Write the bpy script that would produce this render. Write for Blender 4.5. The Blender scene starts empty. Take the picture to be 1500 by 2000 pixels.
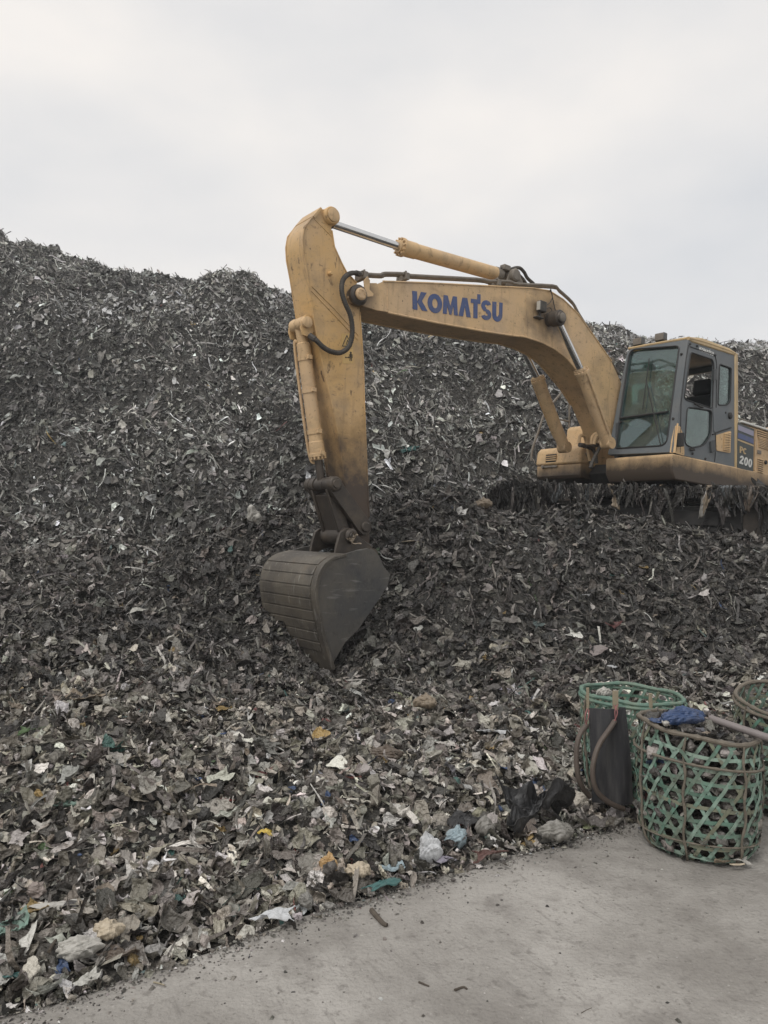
import bpy, bmesh, math, random
import numpy as np
from mathutils import Vector, Matrix
from mathutils.geometry import tessellate_polygon

random.seed(7)
rng = np.random.default_rng(11)
S = bpy.context.scene
COL = S.collection
R = math.radians

# ------------------------------------------------------------------ camera, sky, sun, exposure
F = 1500.0                      # focal length in pixels of the 1500 px wide photograph
CAM_H = 1.55
PITCH = math.atan(60 / 1500)
cam_d = bpy.data.cameras.new("camera")
cam_d.sensor_fit = 'HORIZONTAL'; cam_d.sensor_width = 36; cam_d.lens = 36
cam_d.clip_start = 0.05; cam_d.clip_end = 3000
cam = bpy.data.objects.new("camera", cam_d)
cam.location = (0, 0, CAM_H)
cam.rotation_euler = (math.pi / 2 + PITCH, 0, 0)
COL.objects.link(cam)
S.camera = cam

SUN_EL, SUN_AZ = R(52), R(215)   # azimuth clockwise from +Y
world = bpy.data.worlds.new("World"); S.world = world
world.use_nodes = True
nt = world.node_tree; nt.nodes.clear()
def wn(t, **k):
    n = nt.nodes.new(t)
    for a, b in k.items(): setattr(n, a, b)
    return n
sky = wn('ShaderNodeTexSky', sky_type='NISHITA', sun_disc=False)
sky.sun_elevation = SUN_EL; sky.sun_rotation = SUN_AZ
bg1 = wn('ShaderNodeBackground'); bg1.inputs[1].default_value = 0.08
nt.links.new(sky.outputs[0], bg1.inputs[0])
tc = wn('ShaderNodeTexCoord')
mp = wn('ShaderNodeMapping'); mp.inputs['Scale'].default_value = (1.0, 1.0, 2.2); mp.inputs['Location'].default_value = (0.35, 0.1, 0.2)
nt.links.new(tc.outputs['Generated'], mp.inputs[0])
nz = wn('ShaderNodeTexNoise'); nz.inputs['Scale'].default_value = 2.1; nz.inputs['Detail'].default_value = 5; nz.inputs['Roughness'].default_value = 0.48
nt.links.new(mp.outputs[0], nz.inputs['Vector'])
cr = wn('ShaderNodeValToRGB')
e = cr.color_ramp.elements
e[0].position = 0.33; e[0].color = (0.59, 0.595, 0.605, 1)
e[1].position = 0.68; e[1].color = (0.80, 0.76, 0.715, 1)
m = e.new(0.5); m.color = (0.69, 0.675, 0.66, 1)
nt.links.new(nz.outputs[0], cr.inputs[0])
bg2 = wn('ShaderNodeBackground'); bg2.inputs[1].default_value = 1.0
nt.links.new(cr.outputs[0], bg2.inputs[0])
mx = wn('ShaderNodeMixShader'); mx.inputs[0].default_value = 0.9
nt.links.new(bg1.outputs[0], mx.inputs[1]); nt.links.new(bg2.outputs[0], mx.inputs[2])
wo = wn('ShaderNodeOutputWorld'); nt.links.new(mx.outputs[0], wo.inputs[0])

sun_d = bpy.data.lights.new("sun", 'SUN'); sun_d.energy = 1.2; sun_d.angle = R(25); sun_d.color = (1, 0.975, 0.94)
sun = bpy.data.objects.new("sun", sun_d)
sv = Vector((math.sin(SUN_AZ) * math.cos(SUN_EL), math.cos(SUN_AZ) * math.cos(SUN_EL), math.sin(SUN_EL)))
sun.rotation_euler = (-sv).to_track_quat('-Z', 'Y').to_euler()
sun.location = sv * 60
COL.objects.link(sun)

S.view_settings.view_transform = 'Standard'
S.view_settings.look = 'None'
S.view_settings.exposure = 0.4
S.view_settings.gamma = 1
S.view_settings.use_curve_mapping = False
S.render.engine = 'CYCLES'
S.cycles.use_denoising = True
S.cycles.max_bounces = 6; S.cycles.diffuse_bounces = 2; S.cycles.glossy_bounces = 3
S.cycles.transparent_max_bounces = 10; S.cycles.transmission_bounces = 4
S.cycles.volume_bounces = 0

# ------------------------------------------------------------------ pixel -> ray (measuring the photograph)
CP, SP = math.cos(PITCH), math.sin(PITCH)
def ray(px, py):
    a = (px - 750) / F; b = -(py - 1000) / F
    return Vector((a, CP - b * SP, SP + b * CP))
def pt(px, py, Y):
    d = ray(px, py); t = Y / d.y
    return Vector((d.x * t, Y, CAM_H + d.z * t))
def ground_pt(px, py, z=0.0):
    d = ray(px, py); t = (z - CAM_H) / d.z
    return Vector((d.x * t, d.y * t, z))
# the machine's own frame: x forward, y to its left, z up
ML = Matrix.Translation((4.031, 12.354, 1.509)) @ Matrix.Rotation(R(217.84), 4, 'Z') @ Matrix.Rotation(-R(2.84), 4, 'Y') @ Matrix.Rotation(R(-1.4), 4, 'X')
MI = ML.inverted()
CAML = MI @ Vector((0, 0, CAM_H))
def hit(px, py, p0, n):
    d = MI.to_3x3() @ ray(px, py)
    t = (Vector(p0) - CAML).dot(n) / d.dot(n)
    return CAML + d * t
def L(px, py, y):
    p = hit(px, py, (0, y, 0), Vector((0, 1, 0)))
    return (p.x, p.z)
def LX(px, py, x):
    return hit(px, py, (x, 0, 0), Vector((1, 0, 0)))
def L3(px, py, y):
    p = L(px, py, y); return Vector((p[0], y, p[1]))

# ------------------------------------------------------------------ noise
def _hash(ix, iy, seed):
    h = (ix.astype(np.int64) * 374761393 + iy.astype(np.int64) * 668265263 + seed * 144665) & 0x7fffffff
    h = ((h ^ (h >> 13)) * 1274126177) & 0x7fffffff
    return ((h ^ (h >> 16)) & 0xffff) / 65535.0
def vnoise(x, y, seed=0):
    ix = np.floor(x); iy = np.floor(y); fx = x - ix; fy = y - iy
    fx = fx * fx * (3 - 2 * fx); fy = fy * fy * (3 - 2 * fy)
    a = _hash(ix, iy, seed); b = _hash(ix + 1, iy, seed); c = _hash(ix, iy + 1, seed); d = _hash(ix + 1, iy + 1, seed)
    return (a * (1 - fx) + b * fx) * (1 - fy) + (c * (1 - fx) + d * fx) * fy * 1.0
def fbm(x, y, seed=0, o=4, g=0.5):
    s = 0; a = 1; t = 0
    for i in range(o):
        s = s + a * (vnoise(x * 2 ** i + 17.3 * i, y * 2 ** i - 9.1 * i, seed + i) - 0.5); t += a; a *= g
    return s / t * 2

# ------------------------------------------------------------------ materials
def material(name, base, rough=0.6, metal=0.0, layers=(), bump=None, spec=0.5, coords='Object', attr=None):
    """layers: (scale, low, high, colour, amount, stretch) noise masks laid over the base colour"""
    m = bpy.data.materials.new(name); m.use_nodes = True
    t = m.node_tree; b = t.nodes['Principled BSDF']
    b.inputs['Roughness'].default_value = rough; b.inputs['Metallic'].default_value = metal
    b.inputs['Specular IOR Level'].default_value = spec
    co = t.nodes.new('ShaderNodeTexCoord').outputs[coords]
    if attr:
        a = t.nodes.new('ShaderNodeAttribute'); a.attribute_name = attr; cur = a.outputs['Color']
    else:
        c = t.nodes.new('ShaderNodeRGB'); c.outputs[0].default_value = (*base, 1); cur = c.outputs[0]
    for i, ly in enumerate(layers):
        sc, lo, hi, colr, amt = ly[:5]; st = ly[5] if len(ly) > 5 else (1, 1, 1); rz = ly[6] if len(ly) > 6 else 0
        mpn = t.nodes.new('ShaderNodeMapping'); mpn.inputs['Scale'].default_value = st; mpn.inputs['Location'].default_value = (i * 3.7, i * 1.9, i * 2.3); mpn.inputs['Rotation'].default_value = (0, 0, rz)
        if rz: mpn.vector_type = 'TEXTURE'; mpn.inputs['Scale'].default_value = [1 / q for q in st]
        t.links.new(co, mpn.inputs[0])
        n = t.nodes.new('ShaderNodeTexNoise'); n.inputs['Scale'].default_value = sc; n.inputs['Detail'].default_value = 6; n.inputs['Roughness'].default_value = 0.62
        t.links.new(mpn.outputs[0], n.inputs['Vector'])
        r = t.nodes.new('ShaderNodeMapRange'); r.inputs['From Min'].default_value = lo; r.inputs['From Max'].default_value = hi; r.inputs['To Max'].default_value = amt
        t.links.new(n.outputs[0], r.inputs['Value'])
        mxx = t.nodes.new('ShaderNodeMix'); mxx.data_type = 'RGBA'
        if colr is None: mxx.blend_type = 'MULTIPLY'; colr = (0.45, 0.42, 0.4)
        t.links.new(r.outputs[0], mxx.inputs['Factor']); t.links.new(cur, mxx.inputs['A'])
        mxx.inputs['B'].default_value = (*colr, 1); cur = mxx.outputs['Result']
    t.links.new(cur, b.inputs['Base Color'])
    if bump:
        n = t.nodes.new('ShaderNodeTexNoise'); n.inputs['Scale'].default_value = bump[0]; n.inputs['Detail'].default_value = 5
        t.links.new(co, n.inputs['Vector'])
        bn = t.nodes.new('ShaderNodeBump'); bn.inputs['Strength'].default_value = bump[1]; bn.inputs['Distance'].default_value = bump[2] if len(bump) > 2 else 0.02
        t.links.new(n.outputs[0], bn.inputs['Height']); t.links.new(bn.outputs[0], b.inputs['Normal'])
    m['cur'] = 0
    return m
def height_mask(m, z0, z1, colr, amt, wob=0.35, scale=3.0, axis=2):
    """worn or muddy zone bounded by a height in the part's own coordinates, broken up by noise"""
    t = m.node_tree; b = t.nodes['Principled BSDF']
    src = b.inputs['Base Color'].links[0].from_socket
    co = t.nodes.new('ShaderNodeTexCoord'); sx = t.nodes.new('ShaderNodeSeparateXYZ'); t.links.new(co.outputs['Object'], sx.inputs[0])
    n = t.nodes.new('ShaderNodeTexNoise'); n.inputs['Scale'].default_value = scale; n.inputs['Detail'].default_value = 8; n.inputs['Roughness'].default_value = 0.7
    t.links.new(co.outputs['Object'], n.inputs['Vector'])
    ma = t.nodes.new('ShaderNodeMath'); ma.operation = 'MULTIPLY_ADD'; ma.inputs[1].default_value = wob * 2
    t.links.new(n.outputs[0], ma.inputs[0]); t.links.new(sx.outputs[axis], ma.inputs[2])
    r = t.nodes.new('ShaderNodeMapRange'); r.inputs['From Min'].default_value = z0 + wob; r.inputs['From Max'].default_value = z1 + wob; r.inputs['To Min'].default_value = amt; r.inputs['To Max'].default_value = 0
    t.links.new(ma.outputs[0], r.inputs['Value'])
    x = t.nodes.new('ShaderNodeMix'); x.data_type = 'RGBA'; x.inputs['B'].default_value = (*colr, 1)
    t.links.new(r.outputs[0], x.inputs['Factor']); t.links.new(src, x.inputs['A']); t.links.new(x.outputs['Result'], b.inputs['Base Color'])
    return m
def spot_mask(m, c, r0, r1, colr, amt, scale=5.0):
    """a grease or soot stain around one pin"""
    t = m.node_tree; b = t.nodes['Principled BSDF']
    src = b.inputs['Base Color'].links[0].from_socket
    co = t.nodes.new('ShaderNodeTexCoord')
    n = t.nodes.new('ShaderNodeTexNoise'); n.inputs['Scale'].default_value = scale; n.inputs['Detail'].default_value = 6
    t.links.new(co.outputs['Object'], n.inputs['Vector'])
    d = t.nodes.new('ShaderNodeVectorMath'); d.operation = 'DISTANCE'; d.inputs[1].default_value = c
    t.links.new(co.outputs['Object'], d.inputs[0])
    ma = t.nodes.new('ShaderNodeMath'); ma.operation = 'MULTIPLY_ADD'; ma.inputs[1].default_value = -(r1 - r0) * 1.6
    t.links.new(n.outputs[0], ma.inputs[0]); t.links.new(d.outputs['Value'], ma.inputs[2])
    r = t.nodes.new('ShaderNodeMapRange'); r.inputs['From Min'].default_value = r0 - (r1 - r0) * .8; r.inputs['From Max'].default_value = r1 - (r1 - r0) * .8; r.inputs['To Min'].default_value = amt; r.inputs['To Max'].default_value = 0
    t.links.new(ma.outputs[0], r.inputs['Value'])
    x = t.nodes.new('ShaderNodeMix'); x.data_type = 'RGBA'; x.inputs['B'].default_value = (*colr, 1)
    t.links.new(r.outputs[0], x.inputs['Factor']); t.links.new(src, x.inputs['A']); t.links.new(x.outputs['Result'], b.inputs['Base Color'])
    return m
def glass(name, tint, refl=0.18):
    m = bpy.data.materials.new(name); m.use_nodes = True; t = m.node_tree; t.nodes.clear()
    tr = t.nodes.new('ShaderNodeBsdfTransparent'); tr.inputs[0].default_value = (*tint, 1)
    gl = t.nodes.new('ShaderNodeBsdfGlossy'); gl.inputs['Roughness'].default_value = 0.04; gl.inputs[0].default_value = (0.9, 0.95, 0.95, 1)
    lw = t.nodes.new('ShaderNodeLayerWeight'); lw.inputs[0].default_value = 0.25
    mr = t.nodes.new('ShaderNodeMapRange'); mr.inputs['To Min'].default_value = refl * .5; mr.inputs['To Max'].default_value = refl * 2.5
    t.links.new(lw.outputs['Fresnel'], mr.inputs['Value'])
    # dust film
    df = t.nodes.new('ShaderNodeBsdfDiffuse'); df.inputs[0].default_value = (0.19, 0.225, 0.225, 1)
    co = t.nodes.new('ShaderNodeTexCoord'); nn = t.nodes.new('ShaderNodeTexNoise'); nn.inputs['Scale'].default_value = 4; nn.inputs['Detail'].default_value = 6
    t.links.new(co.outputs['Object'], nn.inputs['Vector'])
    r2 = t.nodes.new('ShaderNodeMapRange'); r2.inputs['From Min'].default_value = 0.35; r2.inputs['From Max'].default_value = 0.75; r2.inputs['To Min'].default_value = 0.06; r2.inputs['To Max'].default_value = 0.3
    t.links.new(nn.outputs[0], r2.inputs['Value'])
    a = t.nodes.new('ShaderNodeMixShader'); t.links.new(mr.outputs[0], a.inputs[0]); t.links.new(tr.outputs[0], a.inputs[1]); t.links.new(gl.outputs[0], a.inputs[2])
    b2 = t.nodes.new('ShaderNodeMixShader'); t.links.new(r2.outputs[0], b2.inputs[0]); t.links.new(a.outputs[0], b2.inputs[1]); t.links.new(df.outputs[0], b2.inputs[2])
    o = t.nodes.new('ShaderNodeOutputMaterial'); t.links.new(b2.outputs[0], o.inputs[0])
    return m

GRIME = (0.045, 0.036, 0.028)
DUST = (0.22, 0.175, 0.125)
RUST = (0.16, 0.07, 0.03)
def yellow(name, extra=(), base=(0.62, 0.425, 0.225)):
    return material(name, base, 0.55, 0, ((1.3, .38, .72, (0.51, 0.372, 0.245), .75), (3.2, .5, .78, DUST, .6), (16, .60, .72, (0.14, 0.085, 0.045), .55), (34, .64, .70, GRIME, .8), (12, .56, .72, (0.20, 0.135, 0.08), .55, (1, 1, .12)), (26, .64, .70, (0.08, .055, .038), .6, (.35, 1, 1)), (75, .66, .70, (0.10, .06, .035), .7), (2.2, .56, .8, (0.17, 0.12, 0.08), .45, (1, 1, 3))) + tuple(extra), bump=(60, .12, .004), spec=.35)
M = {}
M['yellow'] = yellow('weathered_yellow_paint')
M['arm'] = yellow('arm_yellow_paint', ((7, .63, .68, (0.05, 0.035, 0.025), .8, (1, 1, .45)),), (0.60, 0.38, 0.155))
M['boom'] = yellow('boom_yellow_paint')
M['deck'] = yellow('deck_yellow_paint')
M['cream'] = material('faded_cream_paint', (0.55, 0.40, 0.21), .5, 0, ((3, .45, .75, DUST, .6), (22, .62, .75, GRIME, .5)))
M['steel'] = material('worn_bucket_steel', (0.085, 0.075, 0.063), .55, .35, ((2.2, .42, .66, (0.16, 0.14, 0.11), .9), (9, .52, .74, (0.05, 0.045, 0.04), .7), (5, .58, .76, (0.13, 0.08, 0.045), .45), (26, .57, .70, (0.19, .175, .15), .55, (1, 1, 4)), (1.1, .5, .68, (0.16, .135, .10), .55), (18, .58, .68, (0.30, .285, .26), .55, (1, 1, .12))), bump=(40, .25, .006))
M['steelside'] = material('scoured_bucket_side', (0.078, 0.078, 0.078), .5, .4, ((1.6, .42, .66, (0.14, 0.128, 0.11), .9), (14, .55, .75, (0.045, .042, .04), .6), (30, .58, .70, (0.2, .19, .17), .5, (3, 1, .6)), (1.0, .5, .68, (0.14, .12, .095), .55), (16, .60, .70, (0.27, .26, .245), .5, (.15, 1, 1))), bump=(50, .15, .004))
M['greasy'] = material('greasy_dark_steel', (0.06, 0.05, 0.042), .5, .3, ((5, .45, .7, (0.12, 0.095, 0.07), .7), (20, .58, .75, (0.025, .022, .02), .7)), bump=(60, .25, .006))
M['chrome'] = material('chrome_rod', (0.62, 0.62, 0.62), .16, 1.0, ((12, .6, .8, (0.2, .18, .15), .5),))
M['hose'] = material('black_rubber_hose', (0.045, 0.04, 0.034), .65, 0, ((14, .45, .7, (0.12, 0.10, 0.08), .6),), bump=(120, .3, .004))
M['pipe'] = material('dusty_grey_pipe', (0.19, 0.165, 0.135), .6, .1, ((9, .45, .72, (0.09, .075, .06), .7),))
M['grey'] = material('grey_cab_paint', (0.115, 0.13, 0.14), .5, 0, ((2.5, .42, .75, (0.17, 0.168, 0.16), .7), (15, .6, .76, (0.06, .058, .055), .5)), bump=(60, .08, .003))
M['darkgrey'] = material('dark_grey_paint', (0.05, 0.054, 0.056), .5, 0, ((4, .45, .75, (0.12, .11, .10), .5),))
M['black'] = material('matt_black', (0.022, 0.021, 0.02), .7, 0, ((9, .5, .75, (0.07, .06, .05), .5),))
M['seal'] = material('rubber_seal', (0.02, 0.02, 0.02), .6)
M['blue'] = material('faded_blue_lettering', (0.05, 0.08, 0.20), .55, 0, ((8, .45, .75, (0.13, .13, .17), .6), (30, .6, .72, (0.32, .22, .11), .5)))
M['white'] = material('white_lettering', (0.66, 0.66, 0.63), .5, 0, ((14, .5, .75, (0.35, .33, .3), .5),))
M['stripe'] = material('violet_stripe', (0.30, 0.29, 0.38), .5, 0, ((8, .5, .75, (0.35, .3, .26), .5),))
M['stripeblue'] = material('blue_stripe', (0.075, 0.10, 0.21), .5, 0, ((8, .5, .75, (0.2, .18, .2), .5),))
M['panel'] = material('dark_green_grey_panel', (0.055, 0.065, 0.062), .5, 0, ((8, .5, .75, (0.11, .105, .095), .5),))
M['decal'] = material('warning_sticker', (0.60, 0.40, 0.15), .5, 0, ((12, .5, .75, (0.4, .27, .13), .6),))
M['seat'] = material('dark_seat_cloth', (0.02, 0.02, 0.022), .9)
M['paper'] = material('yellowed_paper', (0.52, 0.47, 0.32), .7, 0, ((20, .5, .7, (0.3, .27, .2), .5),))
M['glass'] = glass('green_tinted_glass', (0.57, 0.76, 0.72), .2)
M['glassd'] = glass('dusty_side_glass', (0.50, 0.60, 0.57), .22)
M['lamp'] = material('dusty_lamp_glass', (0.45, 0.43, 0.38), .3)
height_mask(M['arm'], 0.40, 1.40, (0.062, 0.047, 0.039), .97, wob=.9, scale=2.6)

# ------------------------------------------------------------------ mesh builder
class MB:
    def __init__(s): s.v = []; s.f = []; s.mi = []; s.cm = 0
    def add(s, vs, fs):
        o = len(s.v); s.v += [tuple(v) for v in vs]
        for f in fs: s.f.append(tuple(i + o for i in f)); s.mi.append(s.cm)
        return s
    def slot(s, i): s.cm = i; return s
    def prism(s, poly, a, b, fn=None):
        """poly: (x, z) outline, extruded in y from a to b; fn maps (u, v, w) to a point instead"""
        fn = fn or (lambda u, v, w: (u, w, v))
        n = len(poly); vs = [fn(p[0], p[1], a) for p in poly] + [fn(p[0], p[1], b) for p in poly]
        tri = tessellate_polygon([[Vector((p[0], p[1], 0)) for p in poly]])
        fs = [tuple(t) for t in tri] + [tuple(i + n for i in t[::-1]) for t in tri]
        fs += [(i, (i + 1) % n, (i + 1) % n + n, i + n) for i in range(n)]
        return s.add(vs, fs)
    def plate(s, outer, holes, p3, nrm, th):
        """outline with holes given as 3D points on a plane; thickness th along -nrm"""
        loops = [outer] + list(holes)
        tri = tessellate_polygon([[Vector(p) for p in l] for l in loops])
        pts = [Vector(p) for l in loops for p in l]; n = len(pts); nrm = Vector(nrm)
        vs = pts + [p - nrm * th for p in pts]
        fs = [tuple(t) for t in tri] + [tuple(i + n for i in t[::-1]) for t in tri]
        k = 0
        for l in loops:
            m_ = len(l)
            for i in range(m_):
                a, b = k + i, k + (i + 1) % m_
                fs.append((a, b, b + n, a + n))
            k += m_
        return s.add(vs, fs)
    def box(s, c, d, rot=None):
        c = Vector(c); vs = []
        for z in (-1, 1):
            for y in (-1, 1):
                for x in (-1, 1):
                    p = Vector((x * d[0] / 2, y * d[1] / 2, z * d[2] / 2))
                    if rot is not None: p = rot @ p
                    vs.append(c + p)
        return s.add(vs, [(0, 2, 3, 1), (4, 5, 7, 6), (0, 1, 5, 4), (2, 6, 7, 3), (0, 4, 6, 2), (1, 3, 7, 5)])
    def tube(s, path, r, n=10, cap=True, closed=False):
        path = [Vector(p) for p in path]; k = len(path)
        rs = r if isinstance(r, (list, tuple)) else [r] * k
        vs = []; up = None
        for i, p in enumerate(path):
            if closed: t = path[(i + 1) % k] - path[i - 1]
            else: t = path[min(i + 1, k - 1)] - path[max(i - 1, 0)]
            t.normalize()
            if up is None:
                up = Vector((0, 0, 1)) if abs(t.z) < .9 else Vector((0, 1, 0))
            a = t.cross(up).normalized(); up = a.cross(t).normalized()
            for j in range(n):
                g = 2 * math.pi * j / n
                vs.append(p + (a * math.cos(g) + up * math.sin(g)) * rs[i])
        fs = []
        for i in range(k if closed else k - 1):
            i2 = (i + 1) % k
            for j in range(n):
                fs.append((i * n + j, i * n + (j + 1) % n, i2 * n + (j + 1) % n, i2 * n + j))
        if cap and not closed:
            fs += [tuple(range(n))[::-1], tuple((k - 1) * n + j for j in range(n))]
        return s.add(vs, fs)
    def cyl(s, a, b, r, n=20): return s.tube([a, b], r, n)
    def lathe(s, a, b, prof, n=24):
        """prof: (distance along a->b in metres, radius)"""
        a = Vector(a); d = (Vector(b) - a).normalized()
        return s.tube([a + d * q[0] for q in prof], [q[1] for q in prof], n)
    def build(s, name, mats, parent=None, bevel=0, smooth=True, angle=35):
        me = bpy.data.meshes.new(name); me.from_pydata(s.v, [], s.f)
        bm = bmesh.new(); bm.from_mesh(me)
        bmesh.ops.recalc_face_normals(bm, faces=bm.faces)
        bm.to_mesh(me); bm.free()
        mats = mats if isinstance(mats, (list, tuple)) else [mats]
        for m in mats: me.materials.append(m)
        if len(mats) > 1: me.polygons.foreach_set('material_index', s.mi)
        o = bpy.data.objects.new(name, me); COL.objects.link(o)
        if parent is not None: o.parent = parent
        if bevel:
            b = o.modifiers.new('bevel', 'BEVEL'); b.width = bevel; b.segments = 2; b.limit_method = 'ANGLE'; b.angle_limit = R(40)
        if smooth: me.set_sharp_from_angle(angle=R(angle)); 
        else: me.shade_flat()
        return o
def tag(o, label=None, cat=None, group=None, kind=None):
    for k, v in (('label', label), ('category', cat), ('group', group), ('kind', kind)):
        if v: o[k] = v
    return o
def smooth_path(P, k=6):
    """Catmull-Rom through 3D points"""
    P = [Vector(p) for p in P]; out = []
    for i in range(len(P) - 1):
        a = P[max(i - 1, 0)]; b = P[i]; c = P[i + 1]; d = P[min(i + 2, len(P) - 1)]
        for j in range(k):
            t = j / k
            out.append(.5 * ((2 * b) + (c - a) * t + (2 * a - 5 * b + 4 * c - d) * t * t + (3 * b - a - 3 * c + d) * t ** 3))
    out.append(P[-1]); return out
def rounded(poly, r, k=4):
    """round the corners of a 3D polygon"""
    P = [Vector(p) for p in poly]; n = len(P); out = []
    for i in range(n):
        a, b, c = P[i - 1], P[i], P[(i + 1) % n]
        rr = r[i] if isinstance(r, (list, tuple)) else r
        ra = min(rr, (a - b).length * .45, (c - b).length * .45)
        p = b + (a - b).normalized() * ra; q = b + (c - b).normalized() * ra
        for j in range(k + 1):
            t = j / k; out.append((1 - t) ** 2 * p + 2 * t * (1 - t) * b + t * t * q)
    return out

# ------------------------------------------------------------------ terrain
# (pixel x, pixel y, metres ahead) read off the photograph
CTRL = [(-300,1500,4.9),(50,1500,4.9),(350,1500,4.9),(650,1500,4.9),(900,1480,5.2),(1150,1450,5.6),(1400,1420,6.0),(1800,1400,6.2),
 (-400,1340,7.0),(50,1340,7.2),(350,1330,7.3),(640,1315,7.9),(900,1290,7.9),(1200,1290,7.9),(1500,1290,7.9),(1900,1290,7.9),
 (-400,1200,9.3),(50,1210,9.2),(250,1200,9.0),(420,1170,9.1),(760,1160,8.9),(950,1140,9.1),(1200,1140,9.2),(1500,1140,9.2),(1900,1140,9.2),
 (350,1085,9.9),(480,1030,10.3),(600,990,10.6),(740,985,10.4),(850,985,10.4),(950,1024,10.2),(1140,1020,10.0),(1240,1052,9.8),(1320,1082,9.7),(1500,1100,9.7),(1900,1100,10.0),
 (-400,1110,11.2),(50,1110,11.2),(200,1110,11.2),
 (-400,1000,13.6),(50,1000,13.4),(300,990,13.6),(600,955,13.6),(820,925,14.2),(980,930,15.2),
 (-400,850,16.4),(50,850,16.2),(350,850,16.2),(650,840,16.4),(900,830,17.0),(1060,850,17.5),
 (-400,700,19.5),(50,700,19.5),(350,700,19.3),(650,700,19.3),(900,720,19.8),(1180,740,20.0),(1480,760,20.2),(1900,770,20),
 (200,578,21.8),(380,580,21.6),(560,592,21.8),(200,562,23.4),(380,566,23.4),(560,584,23.4),(760,660,22.0),(1000,690,22.4),(1300,708,22.4),(1500,722,22.4),(1900,728,22.4),
 (-500,455,24.5),(0,478,24.2),(80,500,24.6),(230,535,25.6),(330,540,26.0),(400,572,26.5),(470,608,26.8),(560,602,27.2),(720,608,27),(1000,650,27),(1140,664,27),(1250,680,27.5),(1400,690,28),(1500,698,28),(1950,725,28)]
cxyz = np.array([pt(*c)[:] for c in CTRL])
extra = [(-2.6,11.6,1.0),(-1.6,12.0,1.35),(-.4,12.0,1.6),(-4,10.6,.9),(4.2,11.2,1.50),(4.4,12.6,1.52),(2.5,12.6,1.6),(6.6,12.4,1.45),(6.4,10.9,1.45),(2.2,11.4,1.65),(5.3,13.8,1.6),(9,12.5,1.5),(4.6,15,1.9),(8,15.5,2.0),(12,16,2.2),
         (-12,30,10.5),(0,34,8.5),(12,34,8.2),(25,34,8.0),(-30,30,10),(-4,26,8.9),(-30,12,2),(-14,6,.1),(-10,2.5,-.05),(14,5.5,.1),(20,10,1.6),(28,18,4),(-1,3.2,-.04),(-3,2.2,-.05),(1.2,4.3,-.03),(3,4.9,-.02),(6,5.2,0),(-28,22,8),(25,25,7.4),(0,1,-.06),(3,3,-.06),(8,3,-.06),(-8,-2,-.1),(8,-2,-.1)]
cxyz = np.vstack([cxyz, np.array(extra, float)])
def tps(r2): return 0.5 * r2 * np.log(r2 + 1e-9)
_n = len(cxyz)
_A = np.zeros((_n + 3, _n + 3))
_d2 = ((cxyz[:, None, :2] - cxyz[None, :, :2]) ** 2).sum(-1)
_A[:_n, :_n] = tps(_d2) + np.eye(_n) * 0.12
_A[:_n, _n] = 1; _A[:_n, _n + 1:] = cxyz[:, :2]; _A[_n, :_n] = 1; _A[_n + 1:, :_n] = cxyz[:, :2].T
_w = np.linalg.solve(_A, np.concatenate([cxyz[:, 2], [0, 0, 0]]))
EDGE = [(-900,2230),(-250,2060),(0,1975),(120,1945),(270,1900),(500,1822),(700,1752),(900,1697),(1100,1640),(1240,1603),(1380,1578),(1600,1545),(2300,1470)]
EP = np.array([ground_pt(*p)[:2] for p in EDGE])
def edge_y(x): return np.interp(x, EP[:, 0], EP[:, 1])
def terrain(x, y):
    x = np.asarray(x, float); y = np.asarray(y, float)
    sh = x.shape; xf = x.ravel(); yf = y.ravel(); z = np.empty(len(xf))
    for i in range(0, len(xf), 20000):
        a, b = xf[i:i + 20000], yf[i:i + 20000]
        d2 = (a[:, None] - cxyz[None, :, 0]) ** 2 + (b[:, None] - cxyz[None, :, 1]) ** 2
        z[i:i + 20000] = tps(d2) @ _w[:_n] + _w[_n] + _w[_n + 1] * a + _w[_n + 2] * b
    inr = yf - edge_y(xf)
    k = np.clip(inr / 1.5, 0, 1)
    far = np.clip((yf - 9) / 8, 0, 1)
    z = np.where(inr < 0, np.minimum(z, -0.04), z)
    z = np.maximum(z, -.2) 
    bk_ = np.exp(-(((xf + .75) / .9) ** 2 + ((yf - 8.3) / .55) ** 2)) * .22
    z = z - bk_
    lump = fbm(xf * .9, yf * .9, 3, 4) * (.05 + .17 * k) + fbm(xf * 2.3, yf * 2.3, 9, 4) * (.03 + .19 * k)  
    far = far * (1 - .65 * np.clip((yf - 21.5) / 3, 0, 1))
    z = z + far * .32 * np.sin(2.3 * z + 4 * fbm(xf * .22, yf * .22, 71, 3))
    lump += far * (fbm(xf * .35, yf * .35, 21, 5, .58) * .55 + (np.abs(fbm(xf * .55, yf * .7, 31, 4, .6)) - .2) * -1.1 + fbm(xf * 1.25, yf * 1.25, 63, 4) * .55)
    # leave room for the tracks
    q = np.exp(-(((xf - 4.0) / 2.6) ** 2 + ((yf - 12.2) / 1.6) ** 2) ** 2)
    z = z + lump * (1 - .9 * q)
    z = np.where(q > .3, np.minimum(z, z * (1 - q) + 1.52 * q), z)
    heap = np.clip(inr / .35, 0, 1) * .05 
    z = np.where(inr < 0, -0.05, z + heap)
    return z.reshape(sh)

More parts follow.
